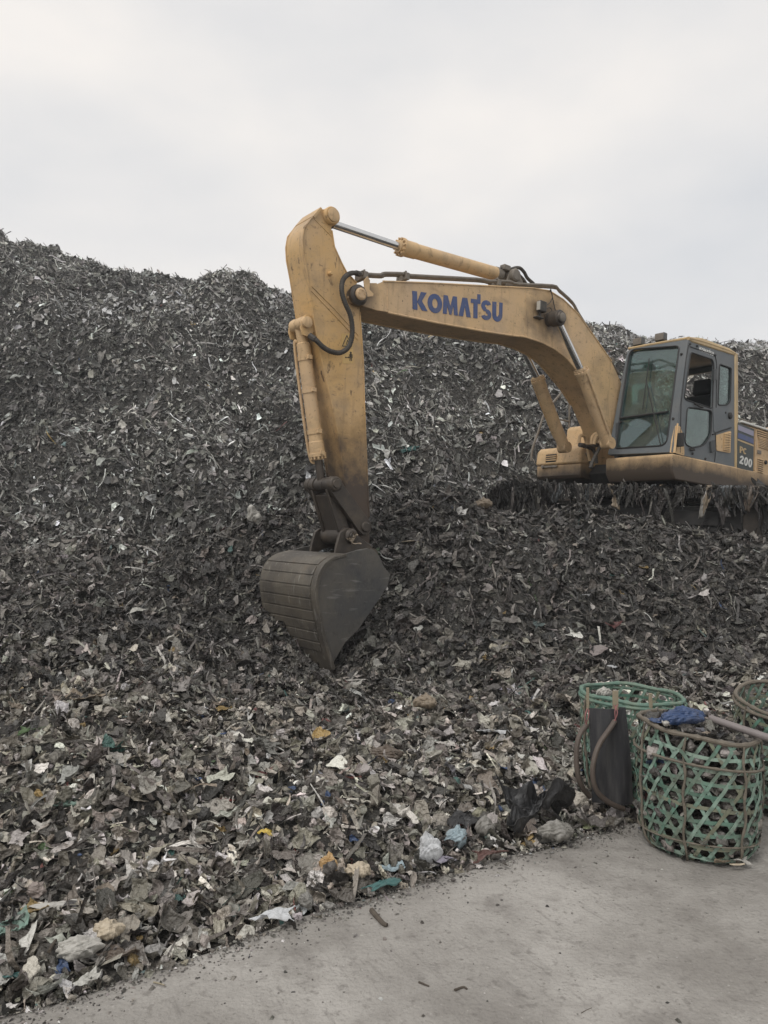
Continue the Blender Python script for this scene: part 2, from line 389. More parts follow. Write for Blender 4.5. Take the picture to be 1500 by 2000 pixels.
def grid_mesh(name, xs, ys, zf, mat):
    X, Y = np.meshgrid(xs, ys); Z = zf(X, Y)
    v = np.stack([X, Y, Z], -1).reshape(-1, 3); nx, ny = len(xs), len(ys)
    i = np.arange(nx - 1); j = np.arange(ny - 1); I, J = np.meshgrid(i, j)
    a = (J * nx + I).ravel(); q = np.stack([a, a + 1, a + 1 + nx, a + nx], -1)
    return np_mesh(name, v, q, mat)
def np_mesh(name, v, q, mat, col=None, smooth=True):
    me = bpy.data.meshes.new(name)
    me.vertices.add(len(v)); me.vertices.foreach_set('co', v.astype(np.float32).ravel())
    k = q.shape[1]
    me.loops.add(q.size); me.loops.foreach_set('vertex_index', q.astype(np.int32).ravel())
    me.polygons.add(len(q)); me.polygons.foreach_set('loop_start', np.arange(0, q.size, k, dtype=np.int32))
    me.polygons.foreach_set('use_smooth', np.full(len(q), smooth))
    me.update(calc_edges=True)
    if col is not None:
        a = me.attributes.new('tint', 'FLOAT_COLOR', 'POINT')
        c = np.ones((len(v), 4), np.float32); c[:, :3] = col; a.data.foreach_set('color', c.ravel())
    me.materials.append(mat)
    o = bpy.data.objects.new(name, me); COL.objects.link(o); return o

M['soil'] = material('rotting_refuse_soil', (0.022, 0.021, 0.019), .8, 0, ((1.2, .4, .7, (0.055, 0.05, 0.043), .8), (16, .52, .66, (0.12, 0.11, 0.095), .8), (26, .55, .7, (0.015, .014, .012), .8)), bump=(14, .9, .12))
xs = np.unique(np.concatenate([np.linspace(-60, -14, 40), np.linspace(-14, 16, 240), np.linspace(16, 60, 40)]))
ys = np.unique(np.concatenate([np.linspace(-12, 2, 10), np.linspace(2, 12, 130), np.linspace(12, 34, 160), np.linspace(34, 90, 40)]))
def zmain(X, Y):
    Z = terrain(X, Y)
    return np.where(Y > 36, Z * 0 + 8.0 + (Z - Z) , Z)
ground = grid_mesh('ground', xs, ys, zmain, M['soil'])
tag(ground, kind='structure')

# ------------------------------------------------------------------ concrete road
M['road'] = material('dirty_concrete', (0.37, 0.35, 0.322), .85, 0, ((1.1, .40, .62, (0.215, 0.20, 0.18), .9), (3.0, .5, .68, (0.19, 0.175, 0.158), .8), (.55, .45, .7, (0.25, .235, .215), .6), (8, .55, .75, (0.17, 0.155, 0.14), .55), (24, .57, .70, (0.13, 0.118, 0.105), .6), (13, .60, .72, (0.15, 0.138, 0.125), .55, (.22, 1.5, 1), R(-63)), (40, .60, .72, (0.09, 0.08, 0.07), .6), (70, .63, .7, (0.45, .43, .4), .5), (110, .55, .72, (0.16, .15, .135), .55)), bump=(55, .8, .012))
def road():
    t = np.linspace(0, 1, 420)
    xe = -9 + t * 22
    ye = edge_y(xe) + fbm(xe * 2.3, xe * 0, 5, 4) * .05 + fbm(xe * 12, xe * 0 + 3, 6, 3) * .025
    rows = np.concatenate([[0, .004, .02, .05, .1, .2], np.linspace(.35, 9, 40), [14, 22]])
    V = []; 
    for r_ in rows:
        y = ye - r_
        z = -.012 * np.exp(-r_ / .05) + fbm(xe * 1.5, y * 1.5, 51, 4) * .012 * min(1, r_ / .2)
        if r_ == 0: z = np.full_like(xe, -.14)
        V.append(np.stack([xe, y, z], -1))
    v = np.concatenate(V); nx = len(xe); a = (np.arange(len(rows) - 1)[:, None] * nx + np.arange(nx - 1)[None]).ravel()
    return np_mesh('road', v, np.stack([a + nx, a + nx + 1, a + 1, a], -1), M['road'])
tag(road(), kind='structure')

# ------------------------------------------------------------------ litter
def ridges(U, V, r, f0, f1, k=5):
    """creases running in random directions, the way a crumpled sheet folds"""
    z = 0
    for i in range(k):
        a = r.uniform(0, 6.28); f = r.uniform(f0, f1)
        z = z + (np.abs(((f * (U * math.cos(a) + V * math.sin(a)) + r.uniform(0, 9)) % 2) - 1) - .5) * (f0 / f) ** .7
    return z / math.sqrt(k)
def proto(kind, nu, nv, r):
    u = np.linspace(-1, 1, nu); v = np.linspace(-1, 1, nv); U, V = np.meshgrid(u, v)
    ph = r.uniform(0, 6.28, 8); fr = r.uniform(1.2, 3.6, 8)
    fine = min(nu, nv) / 4.0
    js = min(1.0, 8.0 / max(nu, nv)); js = js * js if js < 1 else 1.0
    c1, c2, c3 = (ridges(U, V, r, .9, 1.1 + fine) for _ in range(3))
    jit = lambda a: r.normal(0, a * js, U.shape)
    if kind == 'leaf':
        w = .16 + .42 * np.maximum(0, 1 - np.abs(U) ** r.uniform(1.2, 2.6)) ** .7; w[:, 0] *= .3; w[:, -1] *= .5
        X = U + .18 * c2 + jit(.05); Y = V * w + .22 * np.sin(fr[1] * U + ph[1]) + .12 * c3 + jit(.03)
        Z = r.uniform(-.7, .7) * U ** 2 + r.uniform(.2, 1.4) * (V * w) ** 2 + c1 * .30 + jit(.03)
    elif kind == 'strip':
        X = U + .06 * c2; Y = V * (.07 + .07 * np.abs(np.sin(fr[0] * U + ph[0]))) + .24 * np.sin(fr[1] * 1.2 * U + ph[1]) + jit(.02); Z = .26 * np.sin(fr[2] * U + ph[2]) + c1 * .15 + V * .08
    elif kind == 'sheet':
        th = np.arctan2(V, U); X = U * (.9 + .25 * np.sin(3 * th + ph[0])) + .30 * c2 + jit(.04); Y = V * (.65 + .25 * np.sin(2 * th + ph[1])) + .30 * c3 + jit(.04)
        Z = c1 * .55 + r.uniform(-.5, .5) * U * V + r.uniform(-.3, .5) * (U * U + V * V) + jit(.03)
    else:  # crumpled bag: closed, folded, with a pinched neck
        th = U * math.pi; phi = V * math.pi / 2
        cx, sx = np.cos(th), np.sin(th)
        rr = 1 + .62 * ridges(cx * np.cos(phi) * 1.2, sx * np.cos(phi) * 1.2 + V, r, 1.0, 2.2 + nu / 12, 8) + .18 * np.sin(3 * th + ph[0]) * np.cos(phi)
        X = rr * np.cos(phi) * cx; Y = rr * np.cos(phi) * sx * .75; Z = .6 * rr * np.sin(phi) + .35 * np.maximum(V, 0) ** 5
        for A_ in (X, Y, Z): A_[:, -1] = A_[:, 0]
    a = (np.arange(nv - 1)[:, None] * nu + np.arange(nu - 1)[None]).ravel()
    return np.stack([X, Y, Z], -1).reshape(-1, 3), np.stack([a, a + 1, a + 1 + nu, a + nu], -1)

PAL = np.array([(.028,.026,.024),(.045,.041,.037),(.066,.060,.053),(.095,.087,.077),(.135,.124,.110),(.185,.171,.152),(.245,.23,.205),(.32,.305,.28),(.42,.405,.38),(.58,.565,.54)])
BRIGHT = np.array([(.05,.11,.10),(.04,.065,.13),(.16,.06,.055),(.27,.19,.08),(.07,.11,.05),(.22,.18,.14),(.11,.15,.145),(.16,.16,.18)])
def pick_colours(n, wts, p_bright):
    wts = np.array(wts, float); wts /= wts.sum()
    c = PAL[rng.choice(len(PAL), n, p=wts)] * rng.uniform(.75, 1.3, (n, 1)) * (1 + rng.normal(0, .028, (n, 3)))
    k = rng.random(n) < p_bright
    c[k] = BRIGHT[rng.integers(0, len(BRIGHT), k.sum())] * rng.uniform(.6, 1.2, (k.sum(), 1))
    return c
def litter(name, P, size, cols, kinds, res, mat, align, tilt, lift, seed, nvar=14, smooth=False):
    """P: positions on the ground (n,2). One mesh of many bent scraps."""
    r = np.random.default_rng(seed); n = len(P)
    e_ = .12 
    z = terrain(P[:, 0], P[:, 1]); z = np.where(P[:, 1] < edge_y(P[:, 0]), .004, z)
    zx = terrain(P[:, 0] + e_, P[:, 1]); zy = terrain(P[:, 0], P[:, 1] + e_)
    nr = np.stack([-(zx - z) / e_, -(zy - z) / e_, np.ones(n)], -1); nr /= np.linalg.norm(nr, axis=1, keepdims=True)
    nr = nr + r.normal(0, tilt, (n, 3)); nr[:, 2] = np.abs(nr[:, 2]) * .8 + .05; nr /= np.linalg.norm(nr, axis=1, keepdims=True)
    dn = np.stack([(zx - z), (zy - z), np.zeros(n)], -1); dn = -dn / (np.linalg.norm(dn, axis=1, keepdims=True) + 1e-6); dn[:, 2] = -.6
    t = r.normal(0, 1, (n, 3)); al = r.random((n, 1)) < align
    wa = fbm(P[:, 0] * 1.1, P[:, 1] * 1.1, 120 + seed, 3) * 2.2                      # neighbours lie combed the same way
    dn = np.stack([dn[:, 0] * np.cos(wa) - dn[:, 1] * np.sin(wa), dn[:, 0] * np.sin(wa) + dn[:, 1] * np.cos(wa), dn[:, 2]], -1)
    t = np.where(al, dn + r.normal(0, .35, (n, 3)), t)
    t -= nr * (t * nr).sum(1, keepdims=True); t /= np.linalg.norm(t, axis=1, keepdims=True)
    b = np.cross(nr, t)
    lf = r.uniform(lift[0], lift[1], n) * size
    VV = []; QQ = []; CC = []; off = 0
    kk = r.choice(len(kinds), n, p=[k[1] for k in kinds]); vv = r.integers(0, nvar, n)
    for ki, (kd, _) in enumerate(kinds):
        nu, nv_ = res[kd]
        for vi in range(nvar):
            pv, pq = proto(kd, nu, nv_, r)
            s = np.where((kk == ki) & (vv == vi))[0]
            if not len(s): continue
            asp = r.uniform(.7, 1.25, (len(s), 3))
            q = pv[None] * asp[:, None, :] * size[s][:, None, None]
            if kd == 'bag': q = q * .62
            if kd == 'strip': q = q * np.array([2.0, .8, 1])
            pos = np.stack([P[s, 0], P[s, 1], z[s]], -1) + nr[s] * (lf[s])[:, None]
            W = pos[:, None, :] + q[..., :1] * t[s][:, None] + q[..., 1:2] * b[s][:, None] + q[..., 2:] * nr[s][:, None]
            VV.append(W.reshape(-1, 3)); m_ = len(pv)
            QQ.append((pq[None] + (off + np.arange(len(s)) * m_)[:, None, None]).reshape(-1, 4)); off += len(s) * m_
            CC.append(np.repeat(cols[s], m_, 0))
    return np_mesh(name, np.concatenate(VV), np.concatenate(QQ), mat, np.concatenate(CC), smooth=smooth)
def scatter(n, y0, y1, half, marg, pw=1.0, keep=None):
    y = rng.uniform(y0, y1, n * 3); x = rng.uniform(-1, 1, n * 3) * (half * y1 + marg)
    k = np.abs(x) < half * y + marg
    if keep is not None: k &= keep(x, y)
    return np.stack([x, y], -1)[k][:n]
def lit_mat(name, rough, spec, sc):
    return material(name, (0, 0, 0), rough, 0, ((sc, .5, .75, None, .6), (sc * 2.3, .55, .72, (0.05, .044, .037), .45), (sc * 3.1, .56, .72, (.34, .325, .30), .28)), bump=(sc * 1.8, .9, .03), spec=spec, attr='tint')
M['lit'] = lit_mat('dirty_plastic_scraps', .40, .6, 24)
M['litfar'] = lit_mat('weathered_plastic_scraps', .45, .5, 14)

beyond = lambda off: (lambda x, y: y > edge_y(x) + off + .05 * np.sin(x * 9))
_ca, _sa = math.cos(R(155.84)), math.sin(R(155.84))
def mach(x, y):
    dx, dy = x - 4.031, y - 12.354
    return ~((np.abs(dx * _ca + dy * _sa) < 2.05) & (np.abs(-dx * _sa + dy * _ca) < 1.42))
CRX = np.array([-6, -3.5, -2.64, -1.85, -1.06, .7, 2.6, 3.6, 5.2, 9.0]); CRY = np.array([8.3, 9.0, 9.8, 10.3, 10.6, 10.5, 10.3, 10.2, 10.2, 10.4])
def dug_shade(x, y):
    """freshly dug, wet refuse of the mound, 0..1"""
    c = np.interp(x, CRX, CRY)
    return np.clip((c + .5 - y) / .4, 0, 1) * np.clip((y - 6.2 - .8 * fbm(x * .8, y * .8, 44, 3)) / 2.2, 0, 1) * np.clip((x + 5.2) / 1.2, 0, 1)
def mix_cols(n, k, a, b):
    return np.where((rng.random(n) < k)[:, None], b, a)
W_DARK = (19, 18, 15, 11, 8, 5.5, 3.5, 1.8, .8, .35); W_MID = (8, 11, 12, 12, 11, 9, 7, 4, 1.6, .6); W_PALE = (8, 8, 7, 8, 11, 14, 15, 12, 6, 2)
# near the road: bigger, paler scraps
P = scatter(33000, 1.9, 8.6, .60, .9, keep=lambda x, y: (rng.random(len(x)) < np.clip((8.6 - y) / 2.4, 0, 1)) & (y > edge_y(x) - rng.exponential(.035, len(x)) + .04 * np.sin(x * 5) * np.sin(x * 13)))
d = P[:, 1] - edge_y(P[:, 0])
sz = np.clip(rng.lognormal(math.log(.031), .52, len(P)), .010, .075) * np.where(d < .03, .5, 1)
pale = np.clip(1.3 - d / 3.2, 0, 1) * .78
cols = mix_cols(len(P), pale, pick_colours(len(P), W_MID, .012), pick_colours(len(P), W_PALE, .016)) * 1.55 * (1 + rng.uniform(0, 1, (len(P), 1)) * np.array([.03, .0, -.09]))
o = litter('litter', P, sz, cols, (('leaf', .33), ('sheet', .37), ('strip', .22), ('bag', .08)), dict(leaf=(10, 6), sheet=(10, 10), strip=(10, 3), bag=(16, 11)), M['lit'], .15, .6, (-.2, .9), 1)
tag(o, 'pale crumpled plastic scraps heaped along the concrete road edge', 'litter', kind='stuff')
P = scatter(5200, 1.9, 6.8, .60, .9, keep=lambda x, y: (y > edge_y(x) - .02) & (rng.random(len(x)) < np.clip(1.1 - (y - edge_y(x)) / 3.2, .05, 1)))
o = litter('litter', P, np.clip(rng.lognormal(math.log(.024), .45, len(P)), .01, .06), pick_colours(len(P), (0, 0, 1, 2, 4, 7, 11, 13, 10, 6), .05) * 1.3, (('sheet', .5), ('leaf', .2), ('strip', .1), ('bag', .2)), dict(leaf=(8, 5), sheet=(8, 8), strip=(9, 3), bag=(14, 9)), M['lit'], .1, .5, (.4, 1.5), 4)
tag(o, 'small cream, tan and white scraps strewn over the refuse by the road', 'litter', kind='stuff')
# the mound the bucket stands in
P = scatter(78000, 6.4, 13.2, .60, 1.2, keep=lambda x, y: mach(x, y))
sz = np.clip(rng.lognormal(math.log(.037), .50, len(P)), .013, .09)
shade_mix = dug_shade(P[:, 0], P[:, 1])
cols = mix_cols(len(P), shade_mix, 1.3 * pick_colours(len(P), W_MID, .010), pick_colours(len(P), W_DARK, .008))  # darker picks put the berm's shade into the fresh refuse's colour
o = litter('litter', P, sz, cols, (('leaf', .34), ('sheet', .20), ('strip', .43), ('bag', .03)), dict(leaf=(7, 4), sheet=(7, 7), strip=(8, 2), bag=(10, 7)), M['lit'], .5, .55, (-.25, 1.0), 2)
tag(o, 'dark fresh refuse with shade in its colour, heaped in the mound around the digging bucket', 'litter', kind='stuff')
# the far hillside
P = scatter(330000, 12.4, 31, .60, 1.5, keep=lambda x, y: mach(x, y))
sz = np.clip(rng.lognormal(math.log(.042), .50, len(P)), .018, .12)
cl = fbm(P[:, 0] * .5, P[:, 1] * .5, 77, 3) + 1.1 * fbm(P[:, 0] * .16, P[:, 1] * .42, 78, 3)  # random clumps, plus broad bands putting the hill's shading into colour
cols = 1.8 * pick_colours(len(P), W_MID, .003) * np.clip(1.05 + .55 * cl[:, None], .45, 2) * np.array([.95, 1.0, 1.03])
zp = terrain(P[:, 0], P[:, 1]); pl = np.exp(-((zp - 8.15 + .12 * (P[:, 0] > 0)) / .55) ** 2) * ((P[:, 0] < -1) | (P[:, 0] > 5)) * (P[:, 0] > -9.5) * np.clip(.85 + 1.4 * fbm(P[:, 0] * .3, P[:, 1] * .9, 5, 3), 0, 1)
cols = np.where((rng.random(len(P)) < .7 * pl)[:, None], np.minimum(cols * 2.2 + .17, .55), cols)  # light caught by the flat bench, put into the scraps as paler colour
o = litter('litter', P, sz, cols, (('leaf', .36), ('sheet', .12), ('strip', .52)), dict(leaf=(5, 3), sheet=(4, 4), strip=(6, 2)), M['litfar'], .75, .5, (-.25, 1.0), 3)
tag(o, 'grey weathered refuse covering the tall hillside behind the excavator', 'litter', kind='stuff')
# ------------------------------------------------------------------ excavator
exc = bpy.data.objects.new('excavator', None); COL.objects.link(exc)
exc.matrix_world = ML
tag(exc, 'yellow tracked excavator with a long boom, its bucket resting on the refuse mound', 'excavator')
def Z(o, z): return o
def P2(pts, y): return [L(a, b, y) for a, b in pts]
def line3(pts, y): return [L3(a, b, y) for a, b in pts]

# ---- lettering as strokes
def letter_polys(ch):
    """bold capitals in a unit cell: x 0..w, z 0..1; a list of polygons and the width"""
    def bar(x0, z0, x1, z1, wd):
        dx, dz = x1 - x0, z1 - z0; l = math.hypot(dx, dz); nx_, nz_ = -dz / l * wd / 2, dx / l * wd / 2
        return [(x0 + nx_, z0 + nz_), (x1 + nx_, z1 + nz_), (x1 - nx_, z1 - nz_), (x0 - nx_, z0 - nz_)]
    def arc(cx, cz, rx, rz, a0, a1, wd, k=14):
        out = []; inn = []
        for i in range(k + 1):
            a = R(a0 + (a1 - a0) * i / k)
            out.append((cx + rx * math.cos(a), cz + rz * math.sin(a))); inn.append((cx + (rx - wd) * math.cos(a), cz + (rz - wd * .85) * math.sin(a)))
        return [[out[i], out[i + 1], inn[i + 1], inn[i]] for i in range(k)]
    w = .31
    if ch == 'K': return [[(0, 0), (w, 0), (w, 1), (0, 1)], [(w, .40), (.58, 1), (.96, 1), (.62, .52), (1.0, 0), (.62, 0), (w, .44)]], .98
    if ch == 'O': return arc(.5, .48, .5, .52, 0, 360, w, 24), 1.02
    if ch == 'M': return [[(0, 0), (.27, 0), (.30, .50), (.46, 0), (.60, 0), (.76, .50), (.79, 0), (1.06, 0), (1.0, 1), (.72, 1), (.53, .44), (.34, 1), (.06, 1)]], 1.10
    if ch == 'A': return [[(0, 0), (.32, 0), (.45, .55), (.58, 0), (.90, 0), (.62, 1), (.28, 1)]], .86
    if ch == 'T': return [[(0, .78), (.20, .78), (.20, 0), (.51, 0), (.51, .78), (.72, .78), (.72, 1.28), (.48, 1.28), (.48, 1), (0, 1)]], .74
    if ch == 'S': return arc(.40, .72, .38, .30, 20, 270, .27) + arc(.40, .27, .40, .29, -160, 90, .27), .84
    if ch == 'U': return [[(0, .3), (w, .3), (w, 1), (0, 1)], [(.54, .3), (.80, .3), (.80, 1), (.54, 1)]] + arc(.40, .34, .40, .36, 180, 360, w), .82
    if ch == 'P': return [[(0, 0), (w, 0), (w, 1), (0, 1)]] + [[(w, .8), (.45, .8), (.45, 1), (w, 1)], [(w, .36), (.45, .36), (.45, .56), (w, .56)]] + arc(.43, .68, .34, .32, -90, 90, .22), .82
    if ch == 'C': return arc(.45, .5, .45, .52, 45, 315, .25, 20), .86
    if ch == '2': return arc(.38, .68, .38, .33, 0, 180, .24, 14) + [[(.50, .72), (.76, .68), (.34, .22), (.78, .22), (.78, 0), (0, 0), (0, .18)]], .88
    if ch == '0': return arc(.39, .5, .39, .52, 0, 360, .25, 24), .86
    return [], .4
def lettering(name, text, quad, m, parent, nrm, th=.004):
    """quad: four 3D corners, upper left, upper right, lower right, lower left"""
    items = []; x = 0
    for ch in text:
        ps, w = letter_polys(ch); items.append((x, ps)); x += w + .03
    tot = x - .03; b = MB(); a0, a1, a2, a3 = quad; nrm = Vector(nrm).normalized()
    for ox, ps in items:
        for pl in ps:
            q = []
            for (u, v) in pl:
                s_ = (u + ox) / tot
                q.append((a3.lerp(a2, s_)).lerp(a0.lerp(a1, s_), v) + nrm * th)
            b.plate(q, [], None, nrm, th + .001)
    return b.build(name, m, parent, smooth=False)

# ---- boom
BY = .25
boom_px = [(713,566),(730,557),(748,550),(833,553),(900,557),(1000,562),(1040,564),(1073,569),(1100,586),(1129,614),(1161,659),(1194,706),(1212,745),(1226,800),(1222,860),(1196,868),(1190,835),(1168,782),(1146,748),(1124,720),(1103,696),(1082,680),(1056,667),(1025,657),(997,654),(950,647),(850,629),(757,610),(713,600)]
bp = P2(boom_px, BY)
b = MB(); b.prism(bp, -BY, BY)
boom = b.build('boom', M['boom'], exc, bevel=.008)
b = MB()                                  # flange lips standing a little proud along both long edges
lowp = line3([(757,610.5),(850,630),(950,648),(997,655),(1025,658),(1056,668),(1082,681),(1103,697),(1124,721),(1146,749),(1168,783)], BY)
for s_ in (1, -1): b.tube([Vector((p.x, p.y * s_, p.z)) for p in lowp], .014, 6)
topp = line3([(748,549.5),(833,552.5),(900,556),(1000,561),(1040,563),(1073,568),(1100,585),(1129,613),(1161,658),(1194,705)], BY)
for s_ in (1, -1): b.tube([Vector((p.x, p.y * s_, p.z)) for p in topp], .012, 6)
b.build('edge_flange', M['boom'], boom)
b = MB()                                  # nose fork and its boss
fork = P2([(683,580),(686,569),(694,562),(704,562),(713,560),(722,553),(735,553),(757,610),(735,607),(713,600),(700,596),(688,590)], BY)
for y0, y1 in ((.188, BY + .012), (-BY - .012, -.188)): b.prism(fork, y0, y1)
b.build('nose_fork', M['boom'], boom, bevel=.006)
tp = L3(698, 577, BY); tipx, tipz = tp.x, tp.z
b = MB(); b.lathe((tipx, -.32, tipz), (tipx, .33, tipz), [(0, .095), (.03, .115), (.09, .115), (.1, .10), (.55, .10), (.56, .118), (.60, .118), (.625, .085)], 28)
b.build('nose_boss', M['greasy'], boom)
b = MB(); b.lathe((tipx, .31, tipz), (tipx, .36, tipz), [(0, .07), (.02, .07), (.034, .055)], 24)
for k in range(4): 
    a = k * math.pi / 2; b.cyl((tipx + .04 * math.cos(a), .335, tipz + .04 * math.sin(a)), (tipx + .04 * math.cos(a), .352, tipz + .04 * math.sin(a)), .010, 6)
b.build('pin_cap', M['yellow'], boom)
quad = [L3(805,568,BY + .001), L3(982,591.5,BY + .001), L3(981,629,BY + .001), L3(806,604,BY + .001)]
lettering('lettering', 'KOMATSU', quad, M['blue'], boom, (0, 1, 0))
b = MB(); 
for px_ in ((757,552,757,609),(1027,564,1025,655)):
    b = MB(); b.tube([L3(px_[0], px_[1], BY + .001), L3(px_[2], px_[3], BY + .001)], .005, 6)
    b.build('weld_bead', M['boom'], boom)
# pipes on the boom
def pipe(name, path, y, r, parent, m='pipe', k=5, mirror=False):
    b = MB(); P_ = smooth_path(line3(path, y), k); b.tube(P_, r, 10)
    if mirror: b.tube([Vector((p.x, -p.y, p.z)) for p in P_], r, 10)
    return b.build(name, M[m], parent)
long_pipe = [(702,535),(722,536),(743,537),(752,534),(790,535),(800,538),(930,545),(955,549),(995,550),(1012,555),(1079,558),(1091,566),(1117,590),(1129,611),(1145,636),(1190,702),(1206,728)]
pipe('hydraulic_pipe', long_pipe, .20, .021, boom, k=3)
pipe('hydraulic_pipe', [(a + 2, b_ + 4) for a, b_ in long_pipe], .10, .018, boom, k=3)
for px_, py_ in ((706,541),(787,543),(966,555),(1147,645),(1188,706)):
    b = MB(); c = L3(px_, py_, .15); b.box(c, (.05, .20, .08)); b.box(c + Vector((0, 0, .045)), (.075, .15, .018)); b.cyl(c + Vector((0, .05, .03)), c + Vector((0, .05, .075)), .014, 6)
    b.build('pipe_clamp', M['pipe'], boom, bevel=.004)
b = MB(); pl = P2([(712,566),(710,548),(717,540),(722,548),(721,566),(729,574),(728,579),(714,580)], .262); b.prism(pl, .255, .272); b.build('pipe_bracket', M['yellow'], boom, bevel=.003)
# work lamp with its wires
b = MB(); c = L3(1058.5, 599, .31); b.box(c, (.13, .07, .15)); b.box(c + Vector((0, -.03, -.11)), (.03, .03, .09)); b.box(c + Vector((.03, -.03, -.155)), (.14, .09, .025))
lamp = b.build('work_lamp', M['hose'], boom, bevel=.012)
b = MB(); b.box(c + Vector((.071, 0, 0)), (.012, .055, .12)); b.build('lens', M['lamp'], lamp)
b = MB(); b.tube(smooth_path(line3([(1066,597),(1075,590),(1079,578),(1074,566)], .285)), .006, 6); b.tube(smooth_path(line3([(1085,608),(1081,590),(1078,575),(1075,562)], .275)), .007, 6); b.tube(smooth_path(line3([(1066,604),(1074,601),(1077,608),(1066,614)], .29)), .006, 6)
b.build('lamp_wire', M['hose'], boom)
spot_mask(M['boom'], L3(1060, 612, BY), .05, .42, (0.06, 0.046, 0.036), .8)
spot_mask(M['boom'], L3(1088, 630, BY), .05, .30, (0.05, 0.04, 0.032), .85)
spot_mask(M['boom'], L3(700, 580, BY), .06, .36, (0.07, 0.055, 0.042), .8)

# ---- boom cylinders, one on each side of the boom
def cylinder(name, a, b_, c, d, rb, rr, parent, rodm='chrome'):
    """barrel a->b_, rod c->d (points in the machine frame)"""
    root = MB(); a, b_, c, d = map(Vector, (a, b_, c, d)); ln = (b_ - a).length; ax = (b_ - a).normalized()
    root.lathe(a, b_, [(0, rb * .7), (.02, rb), (ln * .86, rb), (ln * .865, rb * 1.08), (ln - .05, rb * 1.1), (ln - .045, rb * 1.25), (ln - .01, rb * 1.25), (ln, rb * .9), (ln + .03, rb * .8)], 24)
    q = ax.cross(Vector((0, 1, 0))).normalized(); w = ax.cross(q)
    for k in range(12):
        g = k * math.pi / 6; p = b_ + (q * math.cos(g) + w * math.sin(g)) * rb * 1.08
        root.cyl(p - ax * .02, p + ax * .02, .013, 6)
    o1 = root.build(name, M['yellow'], parent)
    r_ = MB(); r_.cyl(c, d, rr, 20); r_.build('rod', M[rodm], o1)
    return o1, ax
def cyl_pts(pa, pb, pc, pd, y): return [L3(p[0], p[1], y) for p in (pa, pb, pc, pd)]
near = cyl_pts((1187,866), (1135,724), (1135,724), (1089,626), .40)
bossc = L3(1088, 622, .40)
for s_ in (1, -1):
    fl = lambda p: Vector((p.x, p.y * s_, p.z))
    o1, ax = cylinder('boom_cylinder', *[fl(p) for p in near], .088, .048, exc)
    b = MB(); q = fl(near[0]); b.lathe((q.x, q.y - .08, q.z), (q.x, q.y + .08, q.z), [(0, .085), (.16, .085)], 20); b.build('foot_eye', M['deck'], o1)
    b = MB(); q = fl(bossc); b.lathe((q.x, q.y - .07 , q.z), (q.x, q.y + .07, q.z), [(0, .10), (.01, .11), (.13, .11), (.14, .10)], 22); b.build('rod_eye', M['greasy'], o1)
    b = MB(); a_ = fl(near[0]); e_ = fl(near[1]); off = Vector((.06, .085 * s_, .05)); b.tube(smooth_path([a_ + off * .8 + (e_ - a_) * .1, a_ + off * 1.2 + (e_ - a_) * .15, a_ + off * 1.15 + (e_ - a_) * .9, a_ + (e_ - a_) * .96]), .014, 8); b.build('cylinder_pipe', M['yellow'], o1)
b = MB(); b.lathe((bossc.x, -.50, bossc.z), (bossc.x, .50, bossc.z), [(0, .075), (.02, .085), (.98, .085), (1.0, .075)], 22); b.build('cylinder_pin', M['greasy'], boom)
b = MB(); b.lathe((bossc.x, .485, bossc.z), (bossc.x, .515, bossc.z), [(0, .062), (.02, .062), (.03, .04)], 20); b.build('pin_cap', M['pipe'], boom)

# ---- arm cylinder on top of the boom
ARMTOP = L3(640, 426, .12)
ac = [L3(978,538,0), L3(781,482,0), L3(781,482,0), L3(648,437,0)]
acyl, ax = cylinder('arm_cylinder', *ac, .092, .047, exc)
b = MB(); q = ac[3] - ax * 0 ; b.lathe((ARMTOP.x, -.10, ARMTOP.z), (ARMTOP.x, .10, ARMTOP.z), [(0, .085), (.2, .085)], 20); b.cyl(ac[3], Vector((ARMTOP.x, 0, ARMTOP.z)), .06, 14); b.build('rod_eye', M['greasy'], acyl)
b = MB(); q = L3(990, 543, 0); b.lathe((q.x, -.19, q.z), (q.x, .19, q.z), [(0, .07), (.02, .09), (.36, .09), (.38, .07)], 20)
b.build('foot_eye', M['pipe'], acyl)
b = MB()
for s_ in (1, -1): b.prism(P2([(975,562),(982,536),(990,531),(999,535),(1008,552),(1012,564)], .0), .11 * s_ - .012, .11 * s_ + .012)
b.build('cylinder_bracket', M['pipe'], boom, bevel=.004)
for pth, y in (([(974,541),(976,527),(984,524),(996,526),(1008,523),(1016,524),(1024,532),(1030,543),(1042,554)], .06), ([(984,542),(992,533),(1003,531),(1013,537),(1022,546),(1028,556)], -.08)):
    pipe('cylinder_hose', pth, y, .024, acyl, 'hose')
b = MB(); b.lathe(ac[0] - ax * -.02, ac[0] + ax * .09, [(0, .098), (.1, .098)], 20); c = ac[0] + Vector((0, .08, .08)); b.box(c, (.12, .09, .07)); b.build('port_block', M['pipe'], acyl, bevel=.005)

